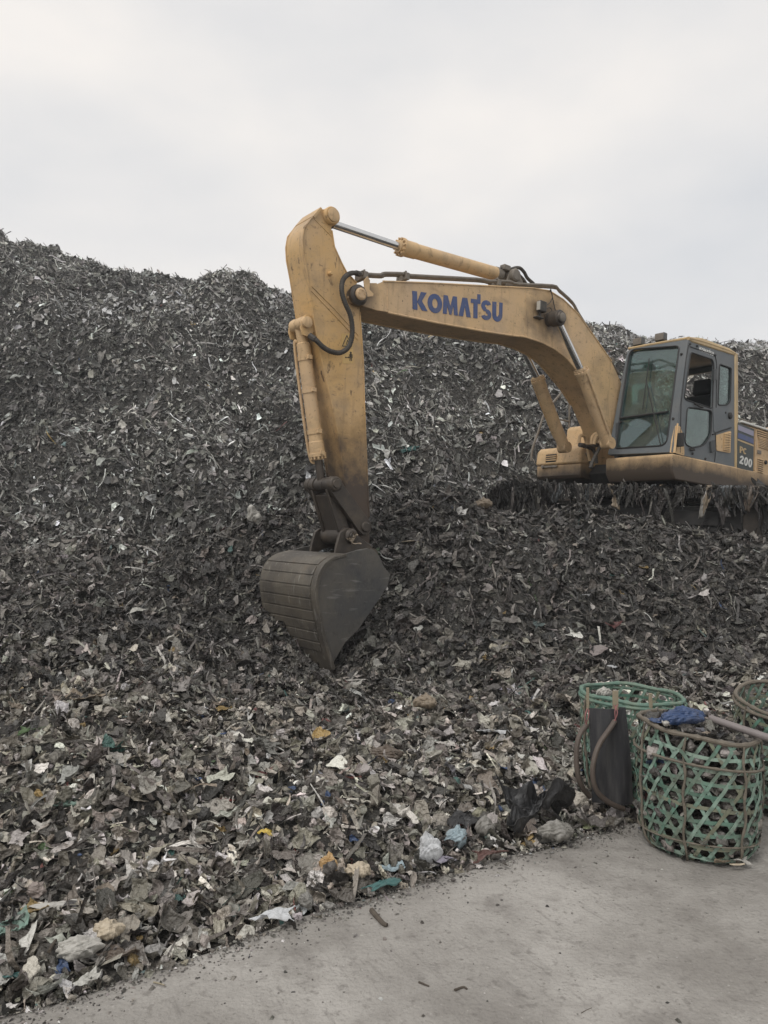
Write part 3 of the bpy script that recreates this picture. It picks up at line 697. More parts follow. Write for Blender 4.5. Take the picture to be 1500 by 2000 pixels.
# ---- arm
AY = .175
arm_px = [(610,424),(625,407.5),(640,409),(648,420),(648.5,436),(648,450),(653,482),(667,513),(677,532),(697,553),(705,580),(703,610),(710,713),(712,793),(717,917),(721,1010),(723,1069),(720,1090),(706,1092),(700,1068),(691,1042),(678,972),(670.5,911),(661,849),(646,777),(628,700),(615,634),(607,581),(599,530),(595,508),(592.5,492),(591,478),(591,465),(592.5,453),(596,443),(602,433)]
b = MB(); b.prism(P2(arm_px, AY), -AY, AY)
arm = b.build('arm', M['arm'], exc, bevel=.012)
b = MB()
for s_ in (1, -1):
    b.tube([Vector((p.x, p.y * s_, p.z)) for p in line3([(610,424),(594,445),(590.5,467),(592,493),(599,530),(607,581),(615,634),(628,700),(646,777),(661,849),(670,911),(678,972)], AY)], .009, 6)
    b.tube([Vector((p.x, p.y * s_, p.z)) for p in line3([(648,450),(653,482),(667,513),(677,532),(697,553)], AY)], .010, 6)
    b.tube([Vector((p.x, p.y * s_, p.z)) for p in line3([(703,610),(710,713),(712,793),(717,917),(721,1010)], AY)], .009, 6)
    b.tube([Vector((p.x, p.y * s_, p.z)) for p in line3([(612,426),(648,462)], AY + .001)], .004, 6)
for pth in (((609,559),(652,602),(700,655)), ((608,568),(650,612),(699,664))): b.tube(line3(pth, AY + .002), .006, 6)
b.build('weld_bead', M['arm'], arm)
b = MB()                                   # heavy cover plate over the top of the arm's front face
b.prism(P2([(610,422),(625,405),(628,409),(613,427)], AY), -AY - .02, AY + .02); pass
b.build('top_plate', M['arm'], arm, bevel=.004)
b = MB(); b.lathe((ARMTOP.x, -.225, ARMTOP.z), (ARMTOP.x, .235, ARMTOP.z), [(0, .06), (.01, .10), (.44, .10), (.455, .09)], 26); b.build('top_boss', M['arm'], arm)
b = MB(); b.lathe((ARMTOP.x, .232, ARMTOP.z), (ARMTOP.x, .255, ARMTOP.z), [(0, .075), (.015, .075), (.02, .06)], 22); b.build('pin_cap', M['yellow'], arm)
b = MB(); q = L3(643, 535, AY); b.lathe(q, q + Vector((0, .05, 0)), [(0, .025), (.03, .025), (.05, .015)], 12); b.build('grease_plug', M['arm'], arm)
# two warning stickers with their pictograms
b = MB()
def stick(x0, y0, x1, y1):
    return [L3(x0, y0, AY + .003), L3(x1, y0 - 1, AY + .003), L3(x1 + 1, y1, AY + .003), L3(x0 + 1, y1, AY + .003)]
b.slot(0)
for q in (stick(667, 652, 688.5, 680), stick(668, 682, 689.5, 710)): b.plate(q, [], None, (0, 1, 0), .003)
b.slot(1)
def bars(pts, r, y=AY + .0035):
    for i in range(len(pts) - 1): b.tube([L3(*pts[i], y), L3(*pts[i + 1], y)], r, 5)
bars([(668.5,676),(677.5,655),(687,676),(668.5,676)], .005); bars([(676,673),(679,664),(681,671)], .004); bars([(674.5,698),(682,698)], .004); bars([(675.5,696.5),(674.3,698),(675.5,699.5)], .003); bars([(680.5,696.5),(682,698),(680.5,699.5)], .003)
q = L3(685, 689, AY + .003); b.lathe(q, q + Vector((0, .003, 0)), [(0, .013), (.003, .012)], 10)
bars([(685,691.5),(685.2,698)], .011); bars([(684,698),(683.6,705)], .005); bars([(686.3,698),(686.8,705)], .005); bars([(682.5,692),(682.3,699)], .004); bars([(687.7,692),(688.2,699)], .004)
b.build('warning_sticker', [M['decal'], M['black']], arm)
# hose looping from the boom pipes to the bucket cylinder
hp = smooth_path([L3(702,535,.22), L3(690,533,.25), L3(677,538,.28), L3(668.5,551,.30), L3(668,572,.31), L3(675,594,.32), L3(684,615,.32), L3(688,640,.31), L3(686,664,.30), L3(678,681,.28), L3(663,689,.26), L3(645,686,.25), L3(630,677,.24), L3(618,665,.22), L3(604,655,.16)], 5)
b = MB(); b.tube(hp, .026, 10); b.build('hydraulic_hose', M['hose'], arm)
b = MB()
for i in range(6, len(hp) - 4, 1): 
    t_ = (hp[min(i + 1, len(hp) - 1)] - hp[i]).normalized(); b.cyl(hp[i] - t_ * .006, hp[i] + t_ * .006, .029, 10)
b.cyl(hp[0], hp[3], .034, 8); b.cyl(hp[-5], hp[-1], .034, 8)
b.build('hose_wrap', M['hose'], arm)
# ---- bucket cylinder on the front of the arm
pin = L3(598, 630, .14)
bc = [L3(592, 668, 0), L3(621, 893, 0), L3(621, 893, 0), L3(629, 950, 0)]
M['chrome2'] = M['chrome']
bcyl, ax = cylinder('bucket_cylinder', *bc, .078, .045, exc, 'greasy')
b = MB(); b.lathe((pin.x, -.13, pin.z), (pin.x, .15, pin.z), [(0, .06), (.02, .075), (.26, .075), (.28, .055)], 22); b.cyl((pin.x, 0, pin.z), bc[0] + ax * .06, .062, 16); b.build('head_eye', M['yellow'], bcyl)
for d_ in (.16, .52, .98, 1.22):
    b = MB(); c = bc[0] + ax * d_; b.lathe(c, c + ax * .045, [(0, .086), (.045, .086)], 22); b.box(c + Vector((.0, .09, 0)) + ax * .02, (.05, .035, .045))
    b.build('pipe_strap', M['yellow'], bcyl)
b = MB(); sd = Vector((.05, -.075, .0)); b.tube(smooth_path([bc[0] + sd * .8, bc[0] + ax * .1 + sd * 1.25, bc[0] + ax * 1.2 + sd * 1.2, bc[0] + ax * 1.36 + sd * .5]), .017, 8); b.build('cylinder_pipe', M['yellow'], bcyl)
b = MB()
for s_ in (1, -1):
    b.prism(P2([(590,655),(586,640),(588,622),(596,615),(606,617),(612,628),(613,645),(606,660)], .12), s_ * .125 - .014, s_ * .125 + .014)
b.build('cylinder_bracket', M['arm'], arm, bevel=.004)
b = MB(); b.lathe((pin.x, .145, pin.z), (pin.x, .185, pin.z), [(0, .062), (.03, .062), (.04, .045)], 22); b.build('pin_cap', M['yellow'], bcyl)

# ---- bucket linkage
lk_t = L3(654, 945, .25); lk_b = L3(682, 1047, .24); piv = L3(711, 1029, .22)
lever_o = []
for s_ in (1, -1):
    b = MB(); a_, c_ = Vector((lk_t.x, s_ * .215, lk_t.z)), Vector((piv.x, s_ * .215, piv.z)); d_ = (c_ - a_).normalized(); n_ = d_.cross(Vector((0, 1, 0))).normalized()
    pol = []
    for k in range(9): g = math.pi * k / 8; p = a_ + (n_ * math.cos(g) - d_ * math.sin(g)) * .088; pol.append((p.x, p.z))
    for k in range(9): g = math.pi * k / 8; p = c_ + (-n_ * math.cos(g) + d_ * math.sin(g)) * .095; pol.append((p.x, p.z))
    b.prism(pol, s_ * .215 - .028, s_ * .215 + .028); b.lathe((a_.x, s_ * .19, a_.z), (a_.x, s_ * .285, a_.z), [(0, .085), (.08, .085), (.095, .07)], 20); b.lathe((c_.x, s_ * .21, c_.z), (c_.x, s_ * .27, c_.z), [(0, .06), (.05, .06), (.06, .05)], 20)
    b.build('tipping_lever', M['greasy'], exc, bevel=.006)
b = MB(); a_, c_ = Vector((lk_t.x, 0, lk_t.z)), Vector((lk_b.x, 0, lk_b.z)); d_ = (c_ - a_).normalized(); n_ = d_.cross(Vector((0, 1, 0))).normalized()
rot = Matrix((n_, Vector((0, 1, 0)), d_)).transposed(); ln = (c_ - a_).length
b.box(a_ + d_ * (ln * .55), (.10, .27, ln * .75), rot)
for s_ in (1, -1): b.box(a_ + d_ * (ln * .52) + Vector((0, s_ * .155, 0)), (.15, .04, ln * .92), rot)
b.lathe((c_.x, -.20, c_.z), (c_.x, .20, c_.z), [(0, .09), (.01, .10), (.39, .10), (.4, .09)], 22)
for y0 in (-.19, .10): b.lathe((a_.x, y0, a_.z), (a_.x, y0 + .09, a_.z), [(0, .08), (.09, .08)], 20)
b.lathe((a_.x, -.08, a_.z), (a_.x, .08, a_.z), [(0, .075), (.16, .075)], 20)
b.build('bucket_link', M['greasy'], exc, bevel=.008)
b = MB(); b.lathe((lk_t.x, -.30, lk_t.z), (lk_t.x, .30, lk_t.z), [(0, .045), (.02, .055), (.58, .055), (.6, .045)], 18); b.build('linkage_pin', M['greasy'], exc)

# ---- bucket
BW = .59
back_px = [(677,1081),(658,1086),(646,1091),(634,1100),(625,1113),(619,1129),(615,1150),(616,1172),(620,1197),(626,1225),(633,1254),(641,1284),(648,1308)]
side_px = back_px + [(654,1290),(674,1256),(702,1227),(731,1184),(757,1146),(762,1121),(750,1106),(741,1086),(730,1074),(718,1071),(700,1074)]
bk = [L3(a, c, BW) for a, c in back_px]; cen = sum((L3(a, c, BW) for a, c in side_px), Vector()) / len(side_px)
cur = smooth_path(bk, 5)
b = MB()
T_ = .035; vs = []; n_ = len(cur)
for i, p in enumerate(cur):
    t_ = cur[min(i + 1, n_ - 1)] - cur[max(i - 1, 0)]; nn_ = Vector((t_.z, 0, -t_.x)).normalized()
    if nn_.dot(cen - p) < 0: nn_ = -nn_
    q = p + nn_ * T_; vs += [(p.x, -BW, p.z), (p.x, BW, p.z), (q.x, BW, q.z), (q.x, -BW, q.z)]
fs = []
for i in range(n_ - 1):
    for j in range(4): fs.append((i * 4 + j, i * 4 + (j + 1) % 4, i * 4 + 4 + (j + 1) % 4, i * 4 + 4 + j))
fs += [(0, 1, 2, 3), tuple((n_ - 1) * 4 + j for j in range(4))]
b.add(vs, fs)
bucket = b.build('bucket', M['steel'], exc, bevel=.006, angle=50)
b = MB()                                     # wear strips across the back
seg = [0.0]
for i in range(1, n_): seg.append(seg[-1] + (cur[i] - cur[i - 1]).length)
def at_s(s_):
    i = max(1, min(n_ - 1, int(np.searchsorted(seg, s_)))); f_ = (s_ - seg[i - 1]) / max(1e-6, seg[i] - seg[i - 1]); p = cur[i - 1].lerp(cur[i], f_)
    t_ = (cur[i] - cur[i - 1]).normalized(); nn_ = Vector((t_.z, 0, -t_.x)); 
    if nn_.dot(cen - p) > 0: nn_ = -nn_
    return p, nn_
tot = seg[-1]; cuts = [.13, .23, .31, .39, .475, .56, .64, .72, .80, .875]
for i in range(len(cuts) - 1):
    s0, s1 = cuts[i] * tot + .009, cuts[i + 1] * tot - .009
    pr = []; ot = []
    for k in range(4):
        p, nn_ = at_s(s0 + (s1 - s0) * k / 3); pr.append(p - nn_ * .002); ot.append(p + nn_ * .010)
    pol = [(p.x, p.z) for p in ot] + [(p.x, p.z) for p in pr[::-1]]
    b.prism(pol, -BW + .03, BW - .085)
b.build('wear_strips', M['steel'], bucket, bevel=.003)
inner = []
sp = [L(a, c, BW - .02) for a, c in side_px]
for s_ in (1, -1):
    b = MB(); b.prism(sp, s_ * (BW - .05), s_ * (BW - .022)); b.build('side_plate', M['steelside'], bucket, bevel=.003)
    b = MB(); ins = [p + (cen - p) * (.10 if i > 1 else .05) for i, p in enumerate(bk)]
    b.prism([(p.x, p.z) for p in bk[2:]] + [(p.x, p.z) for p in ins[2:][::-1]], s_ * (BW - .024), s_ * (BW + .004)); b.build('edge_strap', M['steel'], bucket, bevel=.004)
b = MB(); lip = P2([(626,1228),(633,1257),(641,1286),(650,1314),(655,1304),(648,1282)], BW); b.prism(lip, -BW - .006, BW + .006); b.build('cutting_edge', M['steel'], bucket, bevel=.006)
for s_ in (1, -1):                            # hinge ears
    b = MB(); ear = P2([(652,1090),(657,1062),(663,1040),(672,1033),(682,1031),(692,1036),(700,1048),(714,1058),(724,1066),(728,1078),(715,1090)], .26)
    b.prism(ear, s_ * .235, s_ * .275); q = lk_b; b.lathe((q.x, s_ * .225, q.z), (q.x, s_ * .315, q.z), [(0, .085), (.07, .085), (.09, .06)], 20); b.build('hinge_ear', M['greasy'], bucket, bevel=.006)
b = MB(); b.lathe((lk_b.x, -.33, lk_b.z), (lk_b.x, .33, lk_b.z), [(0, .04), (.02, .048), (.64, .048), (.66, .04)], 16); q = L3(718, 1083, .2); b.lathe((q.x, -.3, q.z), (q.x, .3, q.z), [(0, .075), (.6, .075)], 18); b.build('bucket_pin', M['greasy'], bucket)

# ---- upper frame
DY = 1.36
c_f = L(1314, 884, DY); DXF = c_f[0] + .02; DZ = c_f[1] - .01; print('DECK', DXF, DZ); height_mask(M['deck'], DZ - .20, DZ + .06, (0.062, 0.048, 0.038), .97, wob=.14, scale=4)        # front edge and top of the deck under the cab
prof = lambda x0, x1: [(x0, DZ), (x1 - .03, DZ), (x1, DZ - .03), (x1 - .01, DZ - .24), (x1 - .10, DZ - .36), (x0, DZ - .36)]
b = MB(); b.prism(prof(-2.45, DXF), .27, DY); deck = b.build('deck_frame', M['deck'], exc, bevel=.03)
b = MB(); b.prism([(-2.3, DZ - .02), (.75, DZ - .02), (.9, DZ - .18), (.75, DZ - .36), (-2.3, DZ - .36)], -.27, .27); b.prism([(-2.3, DZ - .05), (.35, DZ - .05), (.35, DZ - .36), (-2.3, DZ - .36)], -1.33, -.27); b.cyl((0, 0, DZ - .36), (0, 0, DZ - .52), .62, 32); b.build('centre_frame', M['black'], deck, bevel=.01)
b = MB()
for s_ in (1, -1): b.prism([(.75, DZ - .05), (.55, DZ + .45), (.25, DZ + .85), (-.15, DZ + .85), (-.6, DZ - .05)], s_ * .30 - .02, s_ * .30 + .02)
b.build('boom_bracket', M['yellow'], deck, bevel=.006)
# counterweight and engine house
b = MB(); pf = [(-1.75, -1.36), (-1.75, 1.36), (-2.3, 1.36), (-2.62, .9), (-2.75, 0), (-2.62, -.9), (-2.3, -1.36)]
b.prism(pf, DZ - .30, DZ + .80, lambda u, v, w: (u, v, w)); b.build('counterweight', M['deck'], exc, bevel=.05)
hl0 = L3(1440, 823, DY); hl1 = L3(1500, 843, DY)
HZ0 = hl0.z; 
b = MB(); b.prism([(-.66, DZ), (-.66, HZ0), (-1.73, HZ0 - .02), (-1.73, DZ)], -.9, DY - .02); house = b.build('engine_house', M['yellow'], exc, bevel=.03)
def side_panel(name, pts, y, m, parent, th=.012, r=.02, holes=()):
    q = rounded([L3(a, c, y) for a, c in pts], r); b = MB(); b.plate(q, [[L3(a, c, y) for a, c in h] for h in holes], None, (0, 1, 0), th); return b.build(name, m, parent)
pan = side_panel('decal_panel', [(1441,825),(1473,838),(1471,925),(1440,913)], DY - .004, M['panel'], house)
side_panel('stripe', [(1442,830),(1472,842),(1472,852),(1442,840)], DY - .001, M['stripe'], pan, .004, .005)
side_panel('stripe', [(1442,845),(1472,857),(1472,867),(1441,855)], DY - .001, M['stripeblue'], pan, .004, .005)
side_panel('stripe', [(1441,857),(1472,869),(1472,872),(1441,860)], DY - .001, M['cream'], pan, .004, .004)
lettering('lettering', 'PC', [L3(1445,871,DY), L3(1458.5,877,DY), L3(1457.5,888,DY), L3(1444.5,884,DY)], M['cream'], pan, (0, 1, 0), .003)
lettering('lettering', '200', [L3(1446,889,DY), L3(1470,898,DY), L3(1468.5,914,DY), L3(1444,905,DY)], M['white'], pan, (0, 1, 0), .003)
def vent(quad, k, parent, y=DY + .002, vertical=False):
    A_, B_, C_, D_ = [L3(a, c, y) for a, c in quad]
    b = MB(); b.slot(0); b.plate([p - Vector((0, .004, 0)) for p in (A_, B_, C_, D_)], [], None, (0, 1, 0), .006); b.slot(1)
    for i in range(k + 1):
        f_ = i / k
        if vertical: p, q = A_.lerp(B_, f_), D_.lerp(C_, f_)
        else: p, q = A_.lerp(D_, f_), B_.lerp(C_, f_)
        b.tube([p, q], .011, 6)
    return b.build('vent_grille', [M['black'], M['yellow']], parent)
rear = side_panel('rear_door', [(1476,838),(1512,851),(1512,934),(1474,921)], DY - .004, M['yellow'], house)
vent([(1479,840),(1512,851),(1512,862),(1480,853)], 3, rear); vent([(1482,856),(1512,866),(1512,882),(1482,872)], 5, rear); vent([(1480,896),(1491,899),(1490,924),(1479,920)], 6, rear)
b = MB(); q = L3(1483, 883, DY + .003); b.box(q, (.12, .01, .06)); b.build('maker_plate', M['pipe'], rear, bevel=.004)
b = MB(); q = L3(1495, 903, DY); b.lathe(q, q + Vector((0, .02, 0)), [(0, .035), (.02, .03)], 14); b.build('door_lock', M['black'], rear)
b = MB(); b.prism([(-.64, HZ0 + .002), (-.64, HZ0 + .035), (-1.75, HZ0 + .015), (-1.75, HZ0 - .018)], .3, DY + .015); b.build('hood_edge', M['white'], house, bevel=.008)
b = MB()
for k in range(8):
    x_ = -.72 - k * .09; b.tube([(x_, 1.1, HZ0 + .03), (x_, 1.1, HZ0 + .17)], .008, 6)
for z_ in (.07, .12, .17): b.tube([(-.70, 1.1, HZ0 + z_), (-1.45, 1.1, HZ0 + z_ - .03)], .009, 6)
b.build('hood_guard', M['pipe'], house)

# right-hand toolbox, tank and handrail
XF = DXF - .12
tA = LX(1052, 876, XF); tB = LX(1045, 910, XF); tC = LX(1047, 937, XF); tR = LX(1132, 908, XF)
yl, yr = tB.y, max(tR.y, -.62)
b = MB(); b.prism([(XF, tB.z), (XF - .03, tA.z - .06), (XF - .10, tA.z), (XF - .75, tA.z + .02), (XF - .75, tB.z)], yl, yr); box_ = b.build('tool_box', M['yellow'], exc, bevel=.035)
b = MB(); b.prism([(XF - .02, tB.z - .006), (XF - .9, tB.z - .006), (XF - .9, tC.z - .05), (XF - .06, tC.z), (XF - .02, tC.z + .05)], yl + .02, yr); lowb = b.build('step_box', M['deck'], exc, bevel=.02)
b = MB(); b.slot(0)
g0 = LX(1066, 888, XF + .0); g1 = LX(1085, 902, XF + .0)
b.box(((XF - .015), (g0.y + g1.y) / 2, (g0.z + g1.z) / 2), (.02, abs(g1.y - g0.y), abs(g0.z - g1.z))); b.slot(1)
for k in range(1, 4): b.box((XF, (g0.y + g1.y) / 2, g1.z + (g0.z - g1.z) * k / 4), (.02, abs(g1.y - g0.y) + .02, .016))
b.build('vent_grille', [M['black'], M['yellow']], box_)
q = LX(1060, 912, XF + .01); b = MB(); b.lathe(q - Vector((.02, 0, 0)), q + Vector((.02, 0, 0)), [(0, .03), (.04, .025)], 14); b.box(q + Vector((-.01, .16, 0)), (.02, .26, .035)); b.build('latch', M['pipe'], lowb, bevel=.004)
k0 = LX(1104, 833, .25); 
b = MB(); b.prism([(.25, DZ), (.22, k0.z - .05), (.17, k0.z), (-.75, k0.z + .02), (-.75, DZ)], -1.30, -.36); tank = b.build('fuel_tank', M['yellow'], exc, bevel=.035)
q = LX(1155, 825, .0); b = MB(); b.lathe((-.1, -.62, k0.z), (-.1, -.62, k0.z + .12), [(0, .07), (.08, .07), (.12, .05)], 16); b.build('filler_cap', M['yellow'], tank)
hy = -1.28
rail = [(1110,746),(1105,757),(1077,790),(1063,809),(1051,844),(1040,876),(1037.5,900)]
b = MB(); b.tube(smooth_path(line3(rail, hy), 4), .020, 10); b.tube(line3([(1065,812),(1091,819),(1112,823)], hy), .016, 8); b.tube(line3([(1112,760),(1112,800),(1111,835)], hy), .018, 8); b.tube(smooth_path(line3([(1110,746),(1116,742),(1140,752),(1150,790),(1150,835)], hy), 4), .020, 8)
b.build('handrail', M['pipe'], exc)
# hose cluster at the boom foot
for i, (pts_, y) in enumerate((([(1131,866),(1133,852),(1140,851),(1146,860),(1147,875),(1152,900)], -.10), ([(1155,868),(1158,852),(1168,846),(1174,853),(1171,866)], .12), ([(1160,868),(1164,853),(1172,850),(1176,858)], .2), ([(1140,872),(1150,872),(1162,884),(1165,905)], .05), ([(1172,872),(1166,884),(1158,900),(1153,914)], .2), ([(1146,885),(1152,898),(1156,915)], -.15))):
    pipe('foot_hose', pts_, y, .026, deck, 'hose' if i > 2 else 'yellow')
b = MB()
for px_, py_ in ((1136,869),(1148,872),(1163,869),(1178,868),(1155,874)): b.cyl(L3(px_ - 4, py_, .05), L3(px_ + 5, py_ + 1, .05), .034, 8)
b.build('hose_coupling', M['greasy'], deck)
# ---- cab
CY1 = 1.335; CY0 = .36
ftop = L3(1344, 664, CY1); fbot = L3(1315, 882, CY1); rtop = L3(1437, 693, CY1); rbot = L3(1436, 915, CY1)
tl = L3(1229, 681, CY0); bl = L3(1188, 886, CY0)
nF = (fbot - ftop).cross(tl - ftop).normalized()
if nF.x < 0: nF = -nF
def FP(px, py, o=0): return hit(px, py, ftop + nF * o, nF)
front = [FP(1226,682), FP(1343,661), FP(1314,883), FP(1187,888)]
frnt = rounded(front, [.10, .05, .02, .02])
wind = rounded([FP(1227,680.5 + 0) + Vector((0, 0, 0)), FP(1326,675), FP(1301,871), FP(1203,876)], .08)
wind = rounded([FP(1230,683), FP(1327,675.5), FP(1302,870), FP(1202,876)], [.12, .06, .12, .05])
b = MB(); b.plate(frnt, [wind], None, nF, .07); cabo = b.build('cab', M['grey'], exc, bevel=.008)
b = MB(); b.plate([p - nF * .03 for p in wind], [], None, nF, .006); ws = b.build('windshield', M['glass'], cabo)
b = MB(); ring = [p + nF * .003 for p in wind]; b.tube(ring, .012, 6, closed=True); b.tube([FP(1211,817), FP(1305,804)], .018, 8); b.build('windshield_seal', M['seal'], cabo)
b = MB(); b.prism([(ftop.x - .02, .0), (ftop.x - .02, .05), (ftop.x - .35, .09), (rtop.x + .2, .07), (rtop.x, .02), (rtop.x, -.02), (ftop.x - .1, -.02)], CY0 - .02, CY1 + .012, lambda u, v, w: (u, w, ftop.z + (rtop.z - ftop.z) * (ftop.x - u) / (ftop.x - rtop.x) + v))
b.build('roof', M['cream'], cabo, bevel=.03)
# near side, with the opening of the door and the rear window
SY = CY1
def SP_(pts, r=.03, y=SY): return rounded([L3(a, c, y) for a, c in pts], r)
outer = SP_([(1344,662),(1437,692),(1436,916),(1314,884)], [.05, .08, .02, .02])
door_up = SP_([(1349,688),(1391,702),(1394,712),(1391,798),(1340,781),(1336,776)], .05)
rwin = SP_([(1405,711),(1428,719),(1426,784),(1420,791),(1402,791)], .04)
dlow = SP_([(1342,795),(1390,802),(1388,850),(1374,870),(1352,875),(1337,867)], .07)
b = MB(); b.plate(outer, [door_up, dlow, rwin], None, (0, 1, 0), .028); side = b.build('side_frame', M['grey'], cabo, bevel=.006)
b = MB(); b.plate([p - Vector((0, .012, 0)) for p in rwin], [], None, (0, 1, 0), .005); b.build('rear_side_window', M['glassd'], cabo)
b = MB(); b.plate([p - Vector((0, .012, 0)) for p in dlow], [], None, (0, 1, 0), .005); b.build('lower_door_window', M['glassd'], cabo)
b = MB()
for lp in (door_up, dlow, rwin): b.tube([p + Vector((0, .003, 0)) for p in lp], .010, 6, closed=True)
b.tube(SP_([(1345,676),(1397,694),(1400,712),(1397,890),(1395,906)], .05, SY + .002)[3:-3], .007, 6)          # door gap
b.tube(line3([(1345,674),(1340,700),(1330,790),(1328,884)], SY + .002), .008, 6)
b.tube(smooth_path(line3([(1391,849),(1405,843),(1420,838),(1428,835)], SY + .004)), .010, 6)
b.build('door_seal', M['seal'], cabo)
dp = SP_([(1393,792),(1399,797),(1429,799),(1428,833),(1395,845)], .03, SY + .010); b = MB(); b.plate(dp, [], None, (0, 1, 0), .012); dpn = b.build('rear_panel', M['grey'], cabo)
b = MB(); q = L3(1425, 812, SY + .01); b.lathe(q, q + Vector((0, .03, 0)), [(0, .05), (.02, .05), (.03, .03)], 16); b.build('door_lock', M['black'], dpn)
vp = SP_([(1399,850),(1428,841),(1427,885),(1400,880)], .03, SY + .012); b = MB(); b.plate(vp, [], None, (0, 1, 0), .014); vpn = b.build('vent_panel', M['yellow'], cabo)
vent([(1415,848),(1427,845.5),(1425,880),(1413,878)], 10, vpn, SY + .018)
fp_ = SP_([(1316,884),(1320,831),(1328,832),(1335,850),(1337,886),(1336,890)], .02, SY + .006); b = MB(); b.plate(fp_, [], None, (0, 1, 0), .01); fpn = b.build('corner_panel', M['yellow'], cabo)
fq = [FP(1319,826, .004), FP(1325,827,.004), FP(1319,884,.004), FP(1308,884,.004), FP(1311,860,.004)]
b = MB(); b.plate(fq, [], None, nF, .006); b.build('corner_panel', M['yellow'], cabo)
b = MB(); q = L3(1328, 859, SY + .05); b.box(q, (.05, .10, .19)); b.tube([q + Vector((.0, -.03, -.05)), L3(1320, 870, SY + .02), L3(1319, 882, SY + .01)], .012, 8); b.build('mirror', M['black'], cabo, bevel=.035)
b = MB(); rp = [(L3(1436,690,SY)), (L3(1436.5,916,SY))]
b.prism([(rp[0].x - .07, rp[0].z - .02), (rp[0].x + .03, rp[0].z + .02), (rp[1].x + .03, rp[1].z), (rp[1].x - .07, rp[1].z)], CY1 - .10, CY1 + .016); b.build('rear_post', M['cream'], cabo, bevel=.02)
b = MB(); b.tube(smooth_path(line3([(1344,661),(1370,667),(1400,677),(1425,686),(1438,694)], SY - .01)), .028, 8); b.tube([FP(1228,681,-.01), FP(1260,675,-.01), FP(1300,668,-.01), FP(1342,661,-.01)], .022, 8); b.build('roof_gutter', M['cream'], cabo)
b = MB(); b.tube([FP(1290, 868, .012), FP(1275, 800, .02), FP(1262, 742, .014)], .008, 6); b.tube([FP(1255, 800, .012), FP(1268, 700, .012)], .007, 6); b.build('wiper', M['black'], cabo)
lettering('lettering', 'KOMATSU', [L3(1366,677,SY), L3(1394,688,SY), L3(1393,695.5,SY), L3(1365.5,684.5,SY)], M['white'], cabo, (0, 1, 0), .003)
b = MB()
for px_, py_ in ((1361,676),(1396,694),(1347,672),(1416,806),(1352,886),(1377,896)):
    b = MB(); q = L3(px_, py_, SY); b.lathe(q, q + Vector((0, .018, 0)), [(0, .02), (.018, .014)], 10); b.build('bolt', M['black'], cabo)
for px_, py_ in ((1331,692),(1213,824),(1315,818)): b = MB(); q = FP(px_, py_); b.lathe(q, q + nF * .018, [(0, .022), (.018, .015)], 10); b.build('bolt', M['black'], cabo)
b = MB(); hh = SP_([(1389,862),(1397,859),(1398,882),(1390,884)], .015, SY + .03); b.plate(hh, [], None, (0, 1, 0), .03); b.build('door_hinge', M['darkgrey'], cabo, bevel=.005); b = MB(); hh2 = SP_([(1395,722),(1401,720),(1400,742),(1394,744)], .012, SY + .03); b.plate(hh2, [], None, (0, 1, 0), .03); b.build('door_hinge', M['darkgrey'], cabo, bevel=.005)
b = MB(); q = L3(1367, 793, SY + .03); b.tube(smooth_path([q + Vector((.10, -.02, .02)), q + Vector((.04, .01, -.01)), q + Vector((-.06, .01, -.01)), q + Vector((-.10, -.02, .01))]), .014, 8); b.build('door_handle', M['black'], cabo); b = MB(); q = L3(1352, 878, SY + .02); b.box(q, (.10, .03, .03)); b.build('door_handle', M['black'], cabo)
b = MB(); nt_ = SP_([(1342,838),(1353,840),(1352,866),(1341,863)], .01, SY - .024); b.plate(nt_, [], None, (0, 1, 0), .003); b.build('notice', M['paper'], cabo)
# far side and back, floor and furniture
b = MB(); xr = rtop.x; x0 = fbot.x - .05
for (p, q, w_) in (((ftop.x - .05, CY0, ftop.z - .03), (fbot.x - .06, CY0, fbot.z), .07), ((xr + .03, CY0, rtop.z), (xr + .03, CY0, rbot.z), .08), ((.2, CY0, ftop.z - .05), (.25, CY0, DZ), .06), ((ftop.x - .05, CY0, ftop.z - .04), (xr, CY0, rtop.z - .03), .06)):
    p, q = Vector(p), Vector(q); b.tube([p, q], w_ * .55, 4)
b.box(((x0 + xr) / 2, CY0, DZ + .27), (abs(x0 - xr), .04, .54)); b.box((xr + .02, (CY0 + CY1) / 2, DZ + .38), (.04, CY1 - CY0 - .02, .75)); b.box((xr + .02, (CY0 + CY1) / 2, rtop.z - .10), (.04, CY1 - CY0 - .02, .22)); b.box(((x0 + xr) / 2 - .03, (CY0 + CY1) / 2, DZ + .03), (abs(x0 - xr) - .1, CY1 - CY0 - .1, .05))
b.box(((ftop.x + xr) / 2, (CY0 + CY1) / 2, ftop.z - .06), (abs(ftop.x - xr) - .12, CY1 - CY0 - .08, .03))
b.build('cab_shell', M['darkgrey'], cabo)
b = MB(); b.plate([Vector(p) for p in ((x0 - .1, CY0, DZ + .54), (.25, CY0, DZ + .54), (.2, CY0, ftop.z - .06), (ftop.x - .08, CY0, ftop.z - .06))], [], None, (0, -1, 0), .005); b.build('far_side_window', M['glass'], cabo)
b = MB(); b.box((-.05, .86, DZ + .42), (.52, .52, .16)); b.box((-.30, .86, DZ + .80), (.14, .50, .66), Matrix.Rotation(R(-8), 3, 'Y')); b.box((-.37, .86, DZ + 1.26), (.12, .30, .26), Matrix.Rotation(R(-8), 3, 'Y')); b.build('seat', M['seat'], cabo, bevel=.05)
b = MB()
for yy in (.52, 1.18): b.box((.05, yy, DZ + .48), (.50, .13, .22)); b.tube(smooth_path([(.26, yy, DZ + .58), (.30, yy, DZ + .70), (.27, yy, DZ + .80)]), .022, 8)
